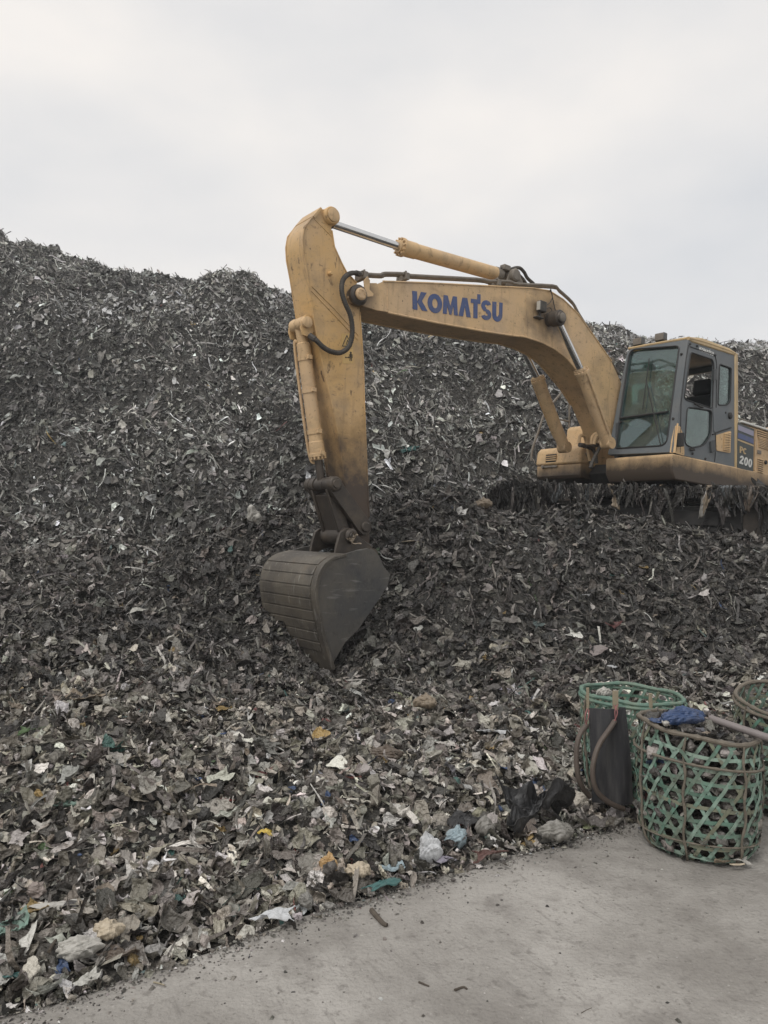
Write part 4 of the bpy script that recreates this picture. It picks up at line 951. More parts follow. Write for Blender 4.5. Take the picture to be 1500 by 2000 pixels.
for yy in (.72, .92): b.tube(smooth_path([(.62, yy, DZ + .05), (.60, yy, DZ + .35), (.50, yy, DZ + .62), (.52, yy + .03, DZ + .72)]), .014, 8); b.box((.66, yy, DZ + .10), (.16, .10, .03), Matrix.Rotation(R(25), 3, 'Y'))
b.box((.62, .48, DZ + .72), (.08, .14, .22)); b.build('control_levers', M['black'], cabo, bevel=.008)
b = MB(); q = FP(1232, 718, -.16); b.box(q, (.03, .13, .15)); b.build('inside_mirror', M['darkgrey'], cabo, bevel=.01)
for px_, py_ in ((1248,668),(1291,659)):
    q = FP(px_, py_, -.02); b = MB(); b.box(q, (.09, .16, .12)); b.box(q + Vector((-.02, 0, -.07)), (.03, .04, .06)); o_ = b.build('roof_lamp', M['darkgrey'], cabo, bevel=.015)
    b = MB(); b.box(q + Vector((.048, 0, 0)), (.012, .14, .10)); b.build('lens', M['pipe'], o_, bevel=.004)

# ---- undercarriage, slewed away from the house
UR = Matrix.Translation((0, 0, -.07)) @ Matrix.Rotation(R(-62), 4, 'Z')
def track(yc):
    HL, RT = 1.72, .40; zc = .44
    loop = []
    for k in range(17): g = math.pi / 2 - math.pi * k / 16; loop.append((HL + RT * math.cos(g), zc + RT * math.sin(g)))
    for k in range(17): g = -math.pi / 2 - math.pi * k / 16; loop.append((-HL + RT * math.cos(g), zc + RT * math.sin(g)))
    pts_ = loop + [loop[0]]; L_ = [0]
    for i in range(1, len(pts_)): L_.append(L_[-1] + math.dist(pts_[i], pts_[i - 1]))
    N_ = 46; b = MB()
    for i in range(N_):
        s_ = L_[-1] * (i + .5) / N_; j = int(np.searchsorted(L_, s_)); f_ = (s_ - L_[j - 1]) / (L_[j] - L_[j - 1])
        x_ = pts_[j - 1][0] + f_ * (pts_[j][0] - pts_[j - 1][0]); z_ = pts_[j - 1][1] + f_ * (pts_[j][1] - pts_[j - 1][1])
        ang = math.atan2(pts_[j][1] - pts_[j - 1][1], pts_[j][0] - pts_[j - 1][0]); rm = Matrix.Rotation(-ang, 3, 'Y')
        b.box((x_, yc, z_), (L_[-1] / N_ * .93, .70, .03), rm)
        out = rm @ Vector((0, 0, 1))
        for dx in (-.05, .0, .05): b.box(Vector((x_, yc, z_)) + out * .025 + (rm @ Vector((dx, 0, 0))), (.012, .70, .03), rm)
    root = b.build('track', M['greasy'], exc)
    root.matrix_local = UR
    b = MB(); b.box((0, yc, zc), (3.1, .34, .36)); b.box((0, yc + (.19 if yc > 0 else -.19), zc + .02), (2.5, .03, .22)); b.build('track_frame', M['black'], root, bevel=.03)
    for x_, nm in ((HL, 'idler_wheel'), (-HL, 'drive_sprocket')):
        b = MB(); b.lathe((x_, yc - .16, zc), (x_, yc + .16, zc), [(0, .14), (.02, .34), (.12, .36), (.2, .36), (.3, .34), (.32, .14)], 28); b.build(nm, M['greasy'], root)
    for k in range(7):
        x_ = -1.2 + k * .4; b = MB(); b.lathe((x_, yc - .17, .16), (x_, yc + .17, .16), [(0, .06), (.01, .09), (.33, .09), (.34, .06)], 16); b.build('track_roller', M['greasy'], root)
    return root
for yc in (1.1, -1.1): track(yc)
b = MB(); b.box((0, 0, .55), (1.1, 1.9, .32)); b.cyl((0, 0, .7), (0, 0, DZ - .5), .58, 28); o_ = b.build('undercarriage', M['black'], exc, bevel=.03); o_.matrix_local = UR

# ------------------------------------------------------------------ woven baskets
M['weave'] = material('green_plastic_strapping', (0, 0, 0), .5, 0, ((9, .44, .70, (0.13, 0.125, 0.095), .75), (22, .52, .7, (0.05, .05, .04), .6)), bump=(80, .2, .003), attr='tint')
M['cane'] = material('weathered_cane', (0.15, 0.128, 0.10), .7, 0, ((14, .45, .7, (0.09, .075, .055), .7), (40, .6, .75, (0.33, .29, .22), .4)), bump=(90, .5, .004))
M['cane_green'] = material('green_wrapped_cane', (0.11, 0.19, 0.15), .6, 0, ((11, .45, .7, (0.22, .24, .17), .6), (30, .58, .74, (0.07, .09, .065), .5)), bump=(90, .4, .004))
M['slat'] = material('bamboo_slat', (0.27, 0.23, 0.16), .7, 0, ((9, .5, .72, (0.13, .11, .08), .7, (1, 1, 4)),), bump=(60, .3, .003))
M['rubber'] = material('black_rubber_sheet', (0.028, 0.028, 0.031), .55, 0, ((7, .45, .72, (0.10, 0.096, 0.092), .8, (3, 3, .3)), (26, .6, .75, (0.14, .13, .12), .4, (2, 2, .3))), bump=(30, .25, .006))
M['strap'] = material('brown_hose_strap', (0.10, 0.078, 0.064), .6, 0, ((10, .45, .7, (0.07, .055, .045), .6),), bump=(70, .3, .004))
M['string'] = material('pink_twine', (0.30, 0.13, 0.125), .8)
def ribbon(b, path, nrm, w, th=.0016):
    vs = []; k = len(path)
    for i, p in enumerate(path):
        t_ = (path[min(i + 1, k - 1)] - path[max(i - 1, 0)]).normalized(); n_ = nrm[i]; s_ = t_.cross(n_).normalized() * (w / 2); o_ = n_ * th
        vs += [p + s_ - o_, p + s_ + o_, p - s_ + o_, p - s_ - o_]
    fs = []
    for i in range(k - 1):
        for j in range(4): fs.append((i * 4 + j, i * 4 + (j + 1) % 4, i * 4 + 4 + (j + 1) % 4, i * 4 + 4 + j))
    b.add(vs, fs)
def basket(label, base, r0, r1, h, tilt, lean, rim_mat, seed, dirty=1.0, hoop=True, stakes=6):
    """tilt: rise of the rim per metre along x and y; lean: shift of the rim"""
    rd = random.Random(seed); gr = np.random.default_rng(seed)
    root = bpy.data.objects.new('basket', None); COL.objects.link(root); root.location = base
    tag(root, label, 'basket', 'woven rubbish baskets')
    ph = [rd.uniform(0, 6.28) for _ in range(4)]
    def wall(a, t, off=0.0):
        rr = (r0 + (r1 - r0) * t) * (1 + .045 * math.sin(2 * a + ph[0]) + .02 * math.sin(3 * a + ph[1] + 2 * t)) + .022 * math.sin(math.pi * t) + off
        if t < .12: rr -= .05 * (1 - t / .12) ** 2
        x = rr * math.cos(a) + lean[0] * t; y = rr * math.sin(a) + lean[1] * t
        return Vector((x, y, t * (h + tilt[0] * x + tilt[1] * y)))
    def nrm(a): return Vector((math.cos(a), math.sin(a), 0))
    b = MB(); tint = []
    def colour(n):
        g = rd.random(); c = Vector((.07, .165, .12)).lerp(Vector((.30, .42, .345)), g) * rd.uniform(.75, 1.1)
        if rd.random() < .14: c = Vector((.19, .20, .14))
        tint.extend([tuple(c)] * n)
    gap = .061; N = int(2 * math.pi * (r0 + r1) / 2 / (gap * 1.155)); gap = math.pi * (r0 + r1) / 2 * math.tan(R(60)) / N; rows = int(h / gap)
    for i in range(rows):
        t = (i + .5) * gap / h; K = 72; o0 = len(b.v); jt = rd.uniform(-.006, .006)
        pa = [wall(2 * math.pi * k / K, min(1, max(0, t + jt + .006 * math.sin(2 * 2 * math.pi * k / K + i * 1.7) + .006 * math.sin(5 * 2 * math.pi * k / K + i))), .0025 * math.sin(N * 2 * math.pi * k / K)) for k in range(K + 1)]
        ribbon(b, pa, [nrm(2 * math.pi * k / K) for k in range(K + 1)], .017); colour(len(b.v) - o0)
    for sgn in (1, -1):
        for i in range(N):
            a0 = 2 * math.pi * i / N + rd.uniform(-.014, .014); o0 = len(b.v); K = 26; pa = []; nn = []; t_end = rd.choice((1, 1, 1, 1, 1, 1, .9, .6)); fl_ = rd.uniform(.01, .05)
            for k in range(K + 1):
                t = k / K * t_end; a = a0 + .02 * math.sin(4 * t + i * 1.3 + sgn) + sgn * t * h / (math.tan(R(60)) * (r0 + r1) / 2)
                pa.append(wall(a, t, .0045 * sgn * .6 + .003 * math.sin(k * 1.9 + i) + (fl_ * max(0, k / K - .85) / .15 if t_end < 1 else 0))); nn.append(nrm(a))
            ribbon(b, pa, nn, .0165); colour(len(b.v) - o0)
    o = b.build('weave', M['weave'], root, smooth=False)
    at_ = o.data.attributes.new('tint', 'FLOAT_COLOR', 'POINT'); c = np.ones((len(tint), 4), np.float32); c[:, :3] = tint; at_.data.foreach_set('color', c.ravel())
    b = MB(); K = 96
    b.tube([wall(2 * math.pi * k / K, 1.0) + Vector((0, 0, .004 + .005 * math.sin(5 * 2 * math.pi * k / K + ph[2]))) for k in range(K)], [.0115 + .0035 * (1 if k % 6 < 1 else 0) + rd.uniform(-.0015, .0015) for k in range(K)], 8, closed=True)
    if not hoop: b.tube([wall(2 * math.pi * k / K, .965, .008) for k in range(K)], [.010 + .003 * (1 if k % 6 < 1 else 0) for k in range(K)], 8, closed=True)
    b.build('rim', rim_mat, root)
    if hoop:
        for t, rr in ((.79, .0062), (.17, .0032)):
            b = MB(); b.tube([wall(2 * math.pi * k / K, t + .012 * math.sin(4 * math.pi * k / K + ph[2]), .012) for k in range(K)], [rr + .0025 * (k % 5 == 0) for k in range(K)], 7, closed=True); b.build('hoop', M['cane'], root)
    for i in range(stakes):
        a = 2 * math.pi * i / stakes + ph[3]; b = MB(); b.tube([wall(a + .02 * math.sin(k), k / 20 * .99 + .005, .013) for k in range(21)], [.0048 + .0022 * (k % 3 == 0) + rd.uniform(0, .0015) for k in range(21)], 7); b.build('stake', M['cane'], root)
    b = MB(); 
    b.add([wall(2 * math.pi * k / 40, 0.0, -.004) + Vector((0, 0, .012)) for k in range(40)], [tuple(range(40))]); b.build('bottom', M['cane'], root)
    return root, wall
def px_ground(px, py, z): return ground_pt(px, py, z)
b1 = px_ground(1362, 1652, .0); bk1, wall1 = basket('green woven basket standing on the concrete, heaped with refuse and a blue bag', b1, .262, .285, .60, (-.12, .02), (.012, 0), M['cane'], 5, stakes=7)
b2 = px_ground(1236, 1556, .05); bk2, wall2 = basket('green rimmed open basket with a black rubber back panel and carrying straps', b2, .25, .278, .60, (-.035, .03), (0, .0), M['cane_green'], 9, hoop=False, stakes=3)
b3 = px_ground(1543, 1570, .04); bk3, wall3 = basket('green woven basket with a dark tilted rim, cut off by the right edge', b3, .25, .285, .62, (.03, .19), (-.01, -.05), M['cane'], 14, hoop=False, stakes=5)
# back panel, slats, straps and ties of the carrying basket (parts of it, in its own frame)
Yp = b2.y - .285
def BL(px, py, dy=0.0):
    q = pt(px, py, Yp + dy) - b2; return q
A_ = [BL(1150,1383,.03), BL(1222,1382,-.01), BL(1238,1571,-.02), BL(1156,1566,.03)]
b = MB(); vs = []; nu, nv = 8, 14
for j in range(nv + 1):
    for i in range(nu + 1):
        u, v = i / nu, j / nv; p = A_[0].lerp(A_[1], u).lerp(A_[3].lerp(A_[2], u), v); p = p + Vector((0, -.03 * math.sin(math.pi * u) - .012 * math.sin(math.pi * v) + .006 * math.sin(9 * u + 5 * v), 0)); vs.append(p)
n0 = len(vs); vs += [p + Vector((0, .008, 0)) for p in vs]
fs = []
for j in range(nv):
    for i in range(nu):
        a = j * (nu + 1) + i; fs.append((a, a + 1, a + nu + 2, a + nu + 1)); fs.append((a + n0, a + nu + 1 + n0, a + nu + 2 + n0, a + 1 + n0))
ring = [i for i in range(nu + 1)] + [j * (nu + 1) + nu for j in range(1, nv + 1)] + [nv * (nu + 1) + i for i in range(nu - 1, -1, -1)] + [j * (nu + 1) for j in range(nv - 1, 0, -1)]
for k in range(len(ring)): a, c = ring[k], ring[(k + 1) % len(ring)]; fs.append((a, c, c + n0, a + n0))
b.add(vs, fs); b.build('back_panel', M['rubber'], bk2)
for x_, y0, y1, dy, w_ in ((1148,1343,1386,.04,.016), (1202,1349,1386,-.02,.032), (1271,1354,1440,.0,.020)):
    b = MB(); p, q = BL(x_, y0, dy), BL(x_, y1, dy); b.box((p + q) / 2, (w_, .009, (p - q).length)); b.build('slat', M['slat'], bk2, bevel=.002)
for pts_ in ([(1201,1408,-.03),(1190,1425,-.06),(1170,1455,-.10),(1159,1490,-.12),(1158,1520,-.12),(1166,1545,-.11),(1182,1562,-.09),(1200,1573,-.07),(1218,1580,-.04)], [(1146,1416,.02),(1134,1432,-.02),(1127,1455,-.04),(1126,1490,-.05),(1130,1520,-.05),(1139,1540,-.03),(1152,1556,.0)]):
    b = MB(); P_ = smooth_path([BL(*q) for q in pts_], 5); b.tube(P_, .0145, 10); b.build('carrying_strap', M['strap'], bk2)
for pts_ in ([(1206,1376,-.04),(1201,1390,-.05),(1203,1410,-.04)], [(1199,1377,-.04),(1206,1392,-.05),(1198,1412,-.04)], [(1147,1384,.0),(1143,1398,-.01),(1146,1416,.01)], [(1150,1386,.0),(1149,1402,-.01),(1144,1414,.01)]):
    b = MB(); b.tube(smooth_path([BL(*q) for q in pts_], 4), .0032, 6); b.build('tie_string', M['string'], bk2)
q = pt(1478, 1475, b3.y - .27) - b3; q2 = pt(1468, 1625, b3.y - .27) - b3
b = MB(); b.box((q + q2) / 2, (.035, .012, (q - q2).length), Matrix.Rotation(R(-3), 3, 'Y')); b.build('slat', M['slat'], bk3, bevel=.003)

# refuse filling the baskets
def fill(base, wall, t0, t1, n, heap, seed, label, w=W_MID, gain=1.3):
    r = np.random.default_rng(seed); V = []; Q = []; C_ = []; off = 0
    protos = [proto(k, *res_, r) for k, res_ in (('leaf', (7, 4)), ('sheet', (7, 7)), ('strip', (8, 2)), ('bag', (10, 7)), ('sheet', (8, 8)), ('leaf', (8, 5)))]
    cc = pick_colours(n, w, .03) * gain
    for i in range(n):
        pv, pq = protos[r.integers(len(protos))]
        a = r.uniform(0, 6.28)
        if r.random() < .55: t = r.uniform(t0, t1); p = wall(a, t, -.022 - r.random() * .03)
        else:
            k = math.sqrt(r.random()); p = wall(a, t1, -.03); c = wall(a + math.pi, t1, -.03); m_ = (p + c) / 2; p = m_ + (p - m_) * k; p.z += heap * (1 - k * k) + r.uniform(-.02, .02)
        m3 = np.array(Matrix.Rotation(r.uniform(0, 6.28), 3, Vector(r.normal(0, 1, 3)).normalized()))
        V.append((pv * r.uniform(.02, .055)) @ m3.T + np.array(base + p)); Q.append(pq + off); C_.append(np.repeat(cc[i:i + 1], len(pv), 0)); off += len(pv)
    o = np_mesh('refuse', np.concatenate(V), np.concatenate(Q), M['lit'], np.concatenate(C_)); tag(o, label, 'litter', kind='stuff')
fill(b1, wall1, .06, .93, 1100, .075, 21, 'brown and grey refuse heaped to the brim of the woven basket on the concrete')
fill(b2, wall2, .05, .35, 160, .03, 22, 'dark refuse lying low inside the open basket with the green rim', W_DARK)
fill(b3, wall3, .06, .72, 300, .05, 23, 'dark refuse inside the basket cut off by the right edge', W_DARK)

# ------------------------------------------------------------------ single scraps one can point to
def on_ground(px, py, lift=0.0):
    d = ray(px, py); t = 1.5
    while t < 60:
        p = Vector((0, 0, CAM_H)) + d * t
        g = float(terrain(np.array([p.x]), np.array([p.y]))[0]); g = max(g, 0.0) if p.y < edge_y(p.x) else g
        if p.z < g + lift: return Vector((p.x, p.y, g))
        t += .02
    return p
def scrap_mat(name, c, rough=.5, dirt=.6, extra=()):
    return material(name, c, rough, 0, ((14, .48, .74, (0.10, 0.085, 0.065), dirt), (45, .56, .74, (0.05, .042, .034), dirt * .8)) + tuple(extra), bump=(70, .5, .006))
SC = dict(white=(.52,.53,.54), offwhite=(.40,.385,.35), cream=(.46,.39,.29), orange=(.45,.29,.13), tan=(.22,.175,.125), brown=(.11,.085,.065), black=(.022,.022,.023), grey=(.22,.21,.19), ochre=(.24,.165,.06), yellow=(.55,.40,.08), teal=(.05,.13,.125), mint=(.20,.30,.25), blue=(.035,.065,.15), red=(.22,.05,.045), maroon=(.10,.05,.042), slate=(.09,.10,.105), paleblue=(.27,.34,.37), lilac=(.25,.23,.28), green=(.07,.12,.045), lime=(.40,.44,.26))
SCM = {k: scrap_mat('scrap_' + k, v, .45, .15 if k == 'black' else .5) for k, v in SC.items()}
def crumpled(name, cat, label, px, py, size, colour, kind='sheet', seed=0, rot=0.0, sink=.25, group='loose pieces of refuse', at=None, tiltx=0.0, tilty=0.0, res=None):
    """one crumpled piece, size = half extents in metres along x, y, z"""
    r = np.random.default_rng(seed + 100); nu, nv = res or ((26, 26) if kind == 'sheet' else (44, 28) if kind == 'bag' else (26, 12))
    v, q = proto(kind, nu, nv, r)
    if kind == 'sheet':
        U = v[:, 0]; v[:, 2] += .25 * (1 - np.clip(v[:, 0] ** 2 + v[:, 1] ** 2, 0, 1))
    v = v * np.array(size)
    v[:, 2] -= v[:, 2].min()
    me_m = np.array(Matrix.Rotation(rot, 3, 'Z') @ Matrix.Rotation(tiltx, 3, 'X') @ Matrix.Rotation(tilty, 3, 'Y')); v = v @ me_m.T
    o = np_mesh(name, v, q, SCM[colour], smooth=False)
    p = at if at is not None else on_ground(px, py)
    o.location = p - Vector((0, 0, sink * size[2] - (.035 if at is None else 0)))
    if kind != 'bag':
        m_ = o.modifiers.new('thickness', 'SOLIDIFY'); m_.thickness = .003
    return tag(o, label, cat, group)
G = 'loose pieces of refuse'
crumpled('plastic_bag', 'bag', 'large black plastic bag crumpled beside the basket with carrying straps', 1046, 1630, (.19, .16, .29), 'black', 'sheet', 3, .3, .0, res=(44, 44))
crumpled('plastic_bag', 'bag', 'small black plastic bag left of the large black bag', 905, 1622, (.10, .09, .08), 'black', 'sheet', 4, 1.0)
crumpled('plastic_bag', 'bag', 'tall twisted white plastic bag at the road edge', 845, 1698, (.055, .05, .10), 'white', 'bag', 5, .2, tilty=-.2)
crumpled('plastic_bag', 'bag', 'bluish white plastic bag right of the tall twisted white one', 893, 1668, (.062, .05, .075), 'paleblue', 'bag', 6, .5)
crumpled('plastic_scrap', 'scrap', 'bright yellow scrap lying on grey refuse at left', 518, 1643, (.034, .03, .03), 'yellow', 'sheet', 7)
crumpled('plastic_scrap', 'scrap', 'greyish white sheet folded at the road edge, left of centre', 535, 1815, (.085, .05, .05), 'white', 'sheet', 8, .4)
crumpled('plastic_bag', 'bag', 'upright bag, cream above and orange below', 642, 1722, (.035, .032, .065), 'orange', 'bag', 9)
crumpled('plastic_bag', 'bag', 'rounded cream plastic bag right of the orange one', 700, 1728, (.055, .05, .05), 'cream', 'bag', 10)
crumpled('plastic_sheet', 'sheet', 'dark teal plastic sheet flattened at the road edge', 748, 1748, (.085, .05, .03), 'teal', 'sheet', 11, .5)
crumpled('plastic_scrap', 'scrap', 'pale blue and white scrap above the dark teal sheet', 768, 1712, (.05, .04, .045), 'paleblue', 'sheet', 12, .2)
crumpled('plastic_bag', 'bag', 'flattened mint green bag near the left edge', 130, 1588, (.13, .06, .045), 'mint', 'sheet', 13, -.1)
crumpled('crumpled_bag', 'bag', 'round brown crumpled bag in the middle of the refuse', 832, 1388, (.085, .075, .075), 'tan', 'bag', 14)
crumpled('food_wrapper', 'wrapper', 'lime and white wrapper standing upright on dark refuse', 776, 1362, (.05, .03, .07), 'lime', 'sheet', 15, .3, tiltx=1.0)
crumpled('cardboard', 'cardboard', 'pale torn cardboard piece lying on the mound right of the arm', 805, 1064, (.14, .06, .03), 'cream', 'leaf', 16, -.25)
crumpled('knotted_sack', 'sack', 'pale knotted sack on the mound left of the arm', 492, 1030, (.15, .12, .13), 'offwhite', 'bag', 17, 1.5, -.3, tilty=1.1)
crumpled('plastic_bag', 'bag', 'grey domed bag at the road edge below the black bag', 1088, 1652, (.085, .06, .07), 'grey', 'bag', 18)
crumpled('plastic_bag', 'bag', 'grey puffed bag right of the bluish white bag', 948, 1645, (.05, .045, .065), 'grey', 'bag', 19)
crumpled('rag', 'rag', 'ochre rag on the refuse at left of centre', 440, 1393, (.07, .06, .05), 'ochre', 'sheet', 20)
crumpled('plastic_scrap', 'scrap', 'small white scrap left of the ochre rag', 396, 1395, (.05, .02, .025), 'white', 'leaf', 21)
crumpled('plastic_scrap', 'scrap', 'dark blue scrap below the ochre rag', 450, 1443, (.06, .045, .045), 'blue', 'sheet', 22)
crumpled('crumpled_bag', 'bag', 'round brown bag on top of the mound by the track', 945, 998, (.12, .10, .10), 'tan', 'bag', 23)
crumpled('plastic_sheet', 'sheet', 'wide tan sheet folded on the refuse at far left', 165, 1372, (.13, .09, .07), 'tan', 'sheet', 24, .2)
crumpled('crumpled_bag', 'bag', 'grey rounded bag right of and above the wide tan sheet', 175, 1330, (.08, .07, .06), 'grey', 'bag', 25)
crumpled('plastic_sheet', 'sheet', 'white plastic sheet lying left of the open green basket', 1002, 1358, (.10, .05, .035), 'lilac', 'sheet', 26)
crumpled('plastic_sheet', 'sheet', 'long torn white film left of the basket straps', 965, 1442, (.11, .045, .05), 'white', 'sheet', 27, -.25)
crumpled('plastic_bag', 'bag', 'off-white flattened bag above the large black bag', 1105, 1500, (.06, .05, .10), 'offwhite', 'sheet', 28, .8, tiltx=.7)
crumpled('rag', 'rag', 'dark maroon rag at the road edge', 955, 1688, (.09, .05, .04), 'maroon', 'sheet', 29, .4)
crumpled('plastic_scrap', 'scrap', 'lilac white scrap beside the dark maroon rag', 868, 1700, (.05, .04, .03), 'lilac', 'sheet', 30, .2)
crumpled('plastic_scrap', 'scrap', 'small red scrap on the refuse left of centre', 440, 1580, (.05, .025, .03), 'red', 'leaf', 31)
crumpled('plastic_bag', 'bag', 'large translucent white bag at the lower left road edge', 150, 1890, (.075, .055, .055), 'offwhite', 'bag', 32, .3)
crumpled('paper_sheet', 'paper', 'crumpled brown paper beside the large translucent bag', 232, 1885, (.075, .045, .05), 'brown', 'sheet', 33, .3)
crumpled('plastic_bag', 'bag', 'pink and white bag behind the brown paper', 210, 1850, (.055, .05, .05), 'cream', 'bag', 34)
crumpled('plastic_scrap', 'scrap', 'teal blue scrap in the lower left corner', 30, 1930, (.035, .03, .03), 'teal', 'sheet', 35)
crumpled('plastic_sheet', 'sheet', 'pale grey-green sheet at the lower left edge', 15, 1840, (.06, .10, .05), 'mint', 'sheet', 36, .3)
crumpled('plastic_sheet', 'sheet', 'yellowish grey sheet spread at the lower left', 130, 1790, (.14, .07, .05), 'offwhite', 'sheet', 37, .1)
crumpled('plastic_bag', 'bag', 'yellowed bag left of the spread sheet at lower left', 70, 1795, (.05, .045, .04), 'ochre', 'sheet', 38)
crumpled('plastic_scrap', 'scrap', 'grey flattened scrap under the left side of the heaped basket', 1312, 1668, (.06, .035, .02), 'slate', 'sheet', 39)
crumpled('plastic_scrap', 'scrap', 'white and grey scrap at the foot of the heaped basket', 1448, 1698, (.035, .03, .028), 'offwhite', 'sheet', 40)
crumpled('plastic_scrap', 'scrap', 'tan scrap at the foot of the heaped basket', 1410, 1698, (.035, .03, .03), 'tan', 'sheet', 41)
crumpled('plastic_scrap', 'scrap', 'flat pale strip lying in front of the heaped basket', 1440, 1703, (.035, .012, .012), 'cream', 'leaf', 42)
crumpled('plastic_scrap', 'scrap', 'pale green lump between the road edge and the strapped basket', 1155, 1627, (.045, .04, .04), 'lime', 'sheet', 43)
crumpled('plastic_sheet', 'sheet', 'faded teal sheet low on the hillside right of the arm', 795, 885, (.22, .15, .25), 'teal', 'sheet', 44, tiltx=.6)
crumpled('plastic_bag', 'bag', 'grey round sack lying behind the rear end of the track', 1495, 985, (.14, .12, .13), 'grey', 'bag', 45)
crumpled('plastic_scrap', 'scrap', 'small white scrap on the dark mound, right of centre', 1140, 1168, (.07, .05, .06), 'white', 'sheet', 46)
crumpled('plastic_scrap', 'scrap', 'small white scrap on the mound behind the open basket', 1193, 1312, (.06, .05, .05), 'white', 'sheet', 47)
crumpled('plastic_scrap', 'scrap', 'white scrap hanging near the right edge of the mound', 1458, 1102, (.05, .04, .08), 'white', 'sheet', 48, tiltx=.8)
crumpled('plastic_sheet', 'sheet', 'pale wrinkled sheet right of the bucket', 840, 1285, (.09, .06, .07), 'offwhite', 'sheet', 49, tiltx=.6)
crumpled('plastic_scrap', 'scrap', 'ochre scrap on the right of the dark mound', 1255, 1118, (.07, .05, .05), 'ochre', 'sheet', 50)
crumpled('plastic_bag', 'bag', 'dark green patch of plastic near the left edge', 65, 1440, (.10, .06, .05), 'green', 'sheet', 51, .6)
crumpled('plastic_bag', 'bag', 'grey striped bag with pointed corners below the lime scrap', 480, 1665, (.05, .04, .07), 'offwhite', 'sheet', 52, .3, tiltx=.8)
crumpled('crumpled_bag', 'bag', 'brown fibrous bundle in the middle of the pale refuse', 755, 1495, (.10, .08, .07), 'brown', 'bag', 53)
crumpled('plastic_bag', 'bag', 'dark blue bag lying on top of the heaped basket', 0, 0, (.11, .06, .06), 'blue', 'bag', 54, .2, 0, at=pt(1334, 1415, b1.y - .14), res=(60, 36))
crumpled('plastic_bag', 'bag', 'small white bag at the rim of the heaped basket', 0, 0, (.028, .024, .026), 'offwhite', 'bag', 55, .2, 0, at=pt(1303, 1418, b1.y - .17))
crumpled('plastic_bag', 'bag', 'pale bag caught inside the rim of the open basket', 0, 0, (.045, .035, .04), 'offwhite', 'bag', 56, .2, 0, at=pt(1180, 1362, b2.y - .12))
crumpled('plastic_sheet', 'sheet', 'flat dark blue plastic left of the blue bag on the heaped basket', 0, 0, (.07, .06, .03), 'blue', 'sheet', 58, .6, 0, at=pt(1296, 1410, b1.y - .05))
crumpled('rag', 'rag', 'dark rag in front of the blue bag on the heaped basket', 0, 0, (.07, .04, .03), 'black', 'sheet', 57, .2, 0, at=pt(1398, 1438, b1.y - .2))
# pole, sticks
M['polem'] = material('grey_pole', (0.20, 0.175, 0.17), .6, 0, ((10, .45, .7, (0.10, .085, .08), .6, (1, 1, 1)),), bump=(60, .3, .003))
M['wood'] = material('dark_wet_wood', (0.06, 0.047, 0.036), .8, 0, ((20, .45, .7, (0.13, .11, .085), .6),), bump=(60, .6, .005))
b = MB(); p0 = pt(1384, 1402, b1.y - .10); p1 = pt(1512, 1445, b1.y - .26); b.lathe(p0, p1 + (p1 - p0) * 1.2, [(0, .012), (.01, .018), (.3, .0185), ((p1 - p0).length * 2.2, .019)], 14); o = b.build('pole', M['polem']); tag(o, 'grey pole resting across the top of the heaped basket', 'pole')
def stick(lbl, pts_, r, m='wood', lift=.012):
    b = MB(); P_ = [ground_pt(x, y, lift) for x, y in pts_]; b.tube(smooth_path(P_, 4), [r * (1 - .3 * i / (4 * (len(P_) - 1))) for i in range(4 * (len(P_) - 1) + 1)], 7); o = b.build('stick', M[m]); tag(o, lbl, 'stick', 'sticks on the road')
stick('thick dark stick lying on the concrete near the refuse edge', [(726,1778),(735,1789),(748,1803),(756,1807)], .012)
stick('thin bent twig on the concrete, lower left of centre', [(818,1918),(830,1923),(838,1926)], .004, lift=.004)
stick('short twig on the concrete below the middle', [(888,1934),(905,1928),(912,1932)], .005, lift=.005)
stick('pale straight straw on the concrete at lower left', [(300,1918),(312,1921),(321,1924)], .003, 'slat', .003)
stick('curled twig on the concrete towards the right', [(1135,1980),(1145,1974),(1156,1969)], .003, lift=.003)
stick('dark stick leaning out of the pale refuse at lower left', [(96,1858),(110,1835),(135,1803)], .007, lift=.06)
# grit trodden over the road
n = 1500; gx = rng.uniform(-2.2, 3.2, n * 3); gy = rng.uniform(1.2, 5.5, n * 3); k = (gy < edge_y(gx) - .03); gx, gy = gx[k][:n], gy[k][:n]; n = len(gx)
cl = np.clip(fbm(gx * 1.4, gy * 1.4, 91, 4) * 1.6 + .55, .1, 1); k = rng.random(n) < cl; gx, gy = gx[k], gy[k]
ex_ = rng.uniform(-1.6, 1.6, 3200); gx = np.concatenate([gx, ex_]); gy = np.concatenate([gy, edge_y(ex_) - .01 - rng.exponential(.07, 3200)]); n = len(gx)   # crumbs trodden out along the edge
pv = np.array([(-1,-.6,0),(1,-.5,0),(.8,.7,0),(-.7,.6,0),(-.4,-.2,.7),(.5,-.2,.6),(.3,.3,.75),(-.4,.3,.5)]); pq = np.array([(0,1,5,4),(1,2,6,5),(2,3,7,6),(3,0,4,7),(4,5,6,7)])
s_ = np.clip(rng.lognormal(math.log(.0030), .5, n), .0012, .012)[:, None]; an = rng.uniform(0, 6.28, n); ca, sa = np.cos(an)[:, None], np.sin(an)[:, None]
asp = rng.uniform(.5, 1.6, (n, 3)); q = pv[None] * asp[:, None, :] * s_[:, :, None]
V = np.stack([q[..., 0] * ca - q[..., 1] * sa + gx[:, None], q[..., 0] * sa + q[..., 1] * ca + gy[:, None], q[..., 2] + (fbm(gx * 1.5, gy * 1.5, 51, 4) * .012)[:, None]], -1).reshape(-1, 3)
Q = (pq[None] + (np.arange(n) * 8)[:, None, None]).reshape(-1, 4); gc = pick_colours(n, (2, 4, 6, 9, 11, 11, 8, 4, 2, 1), .01)
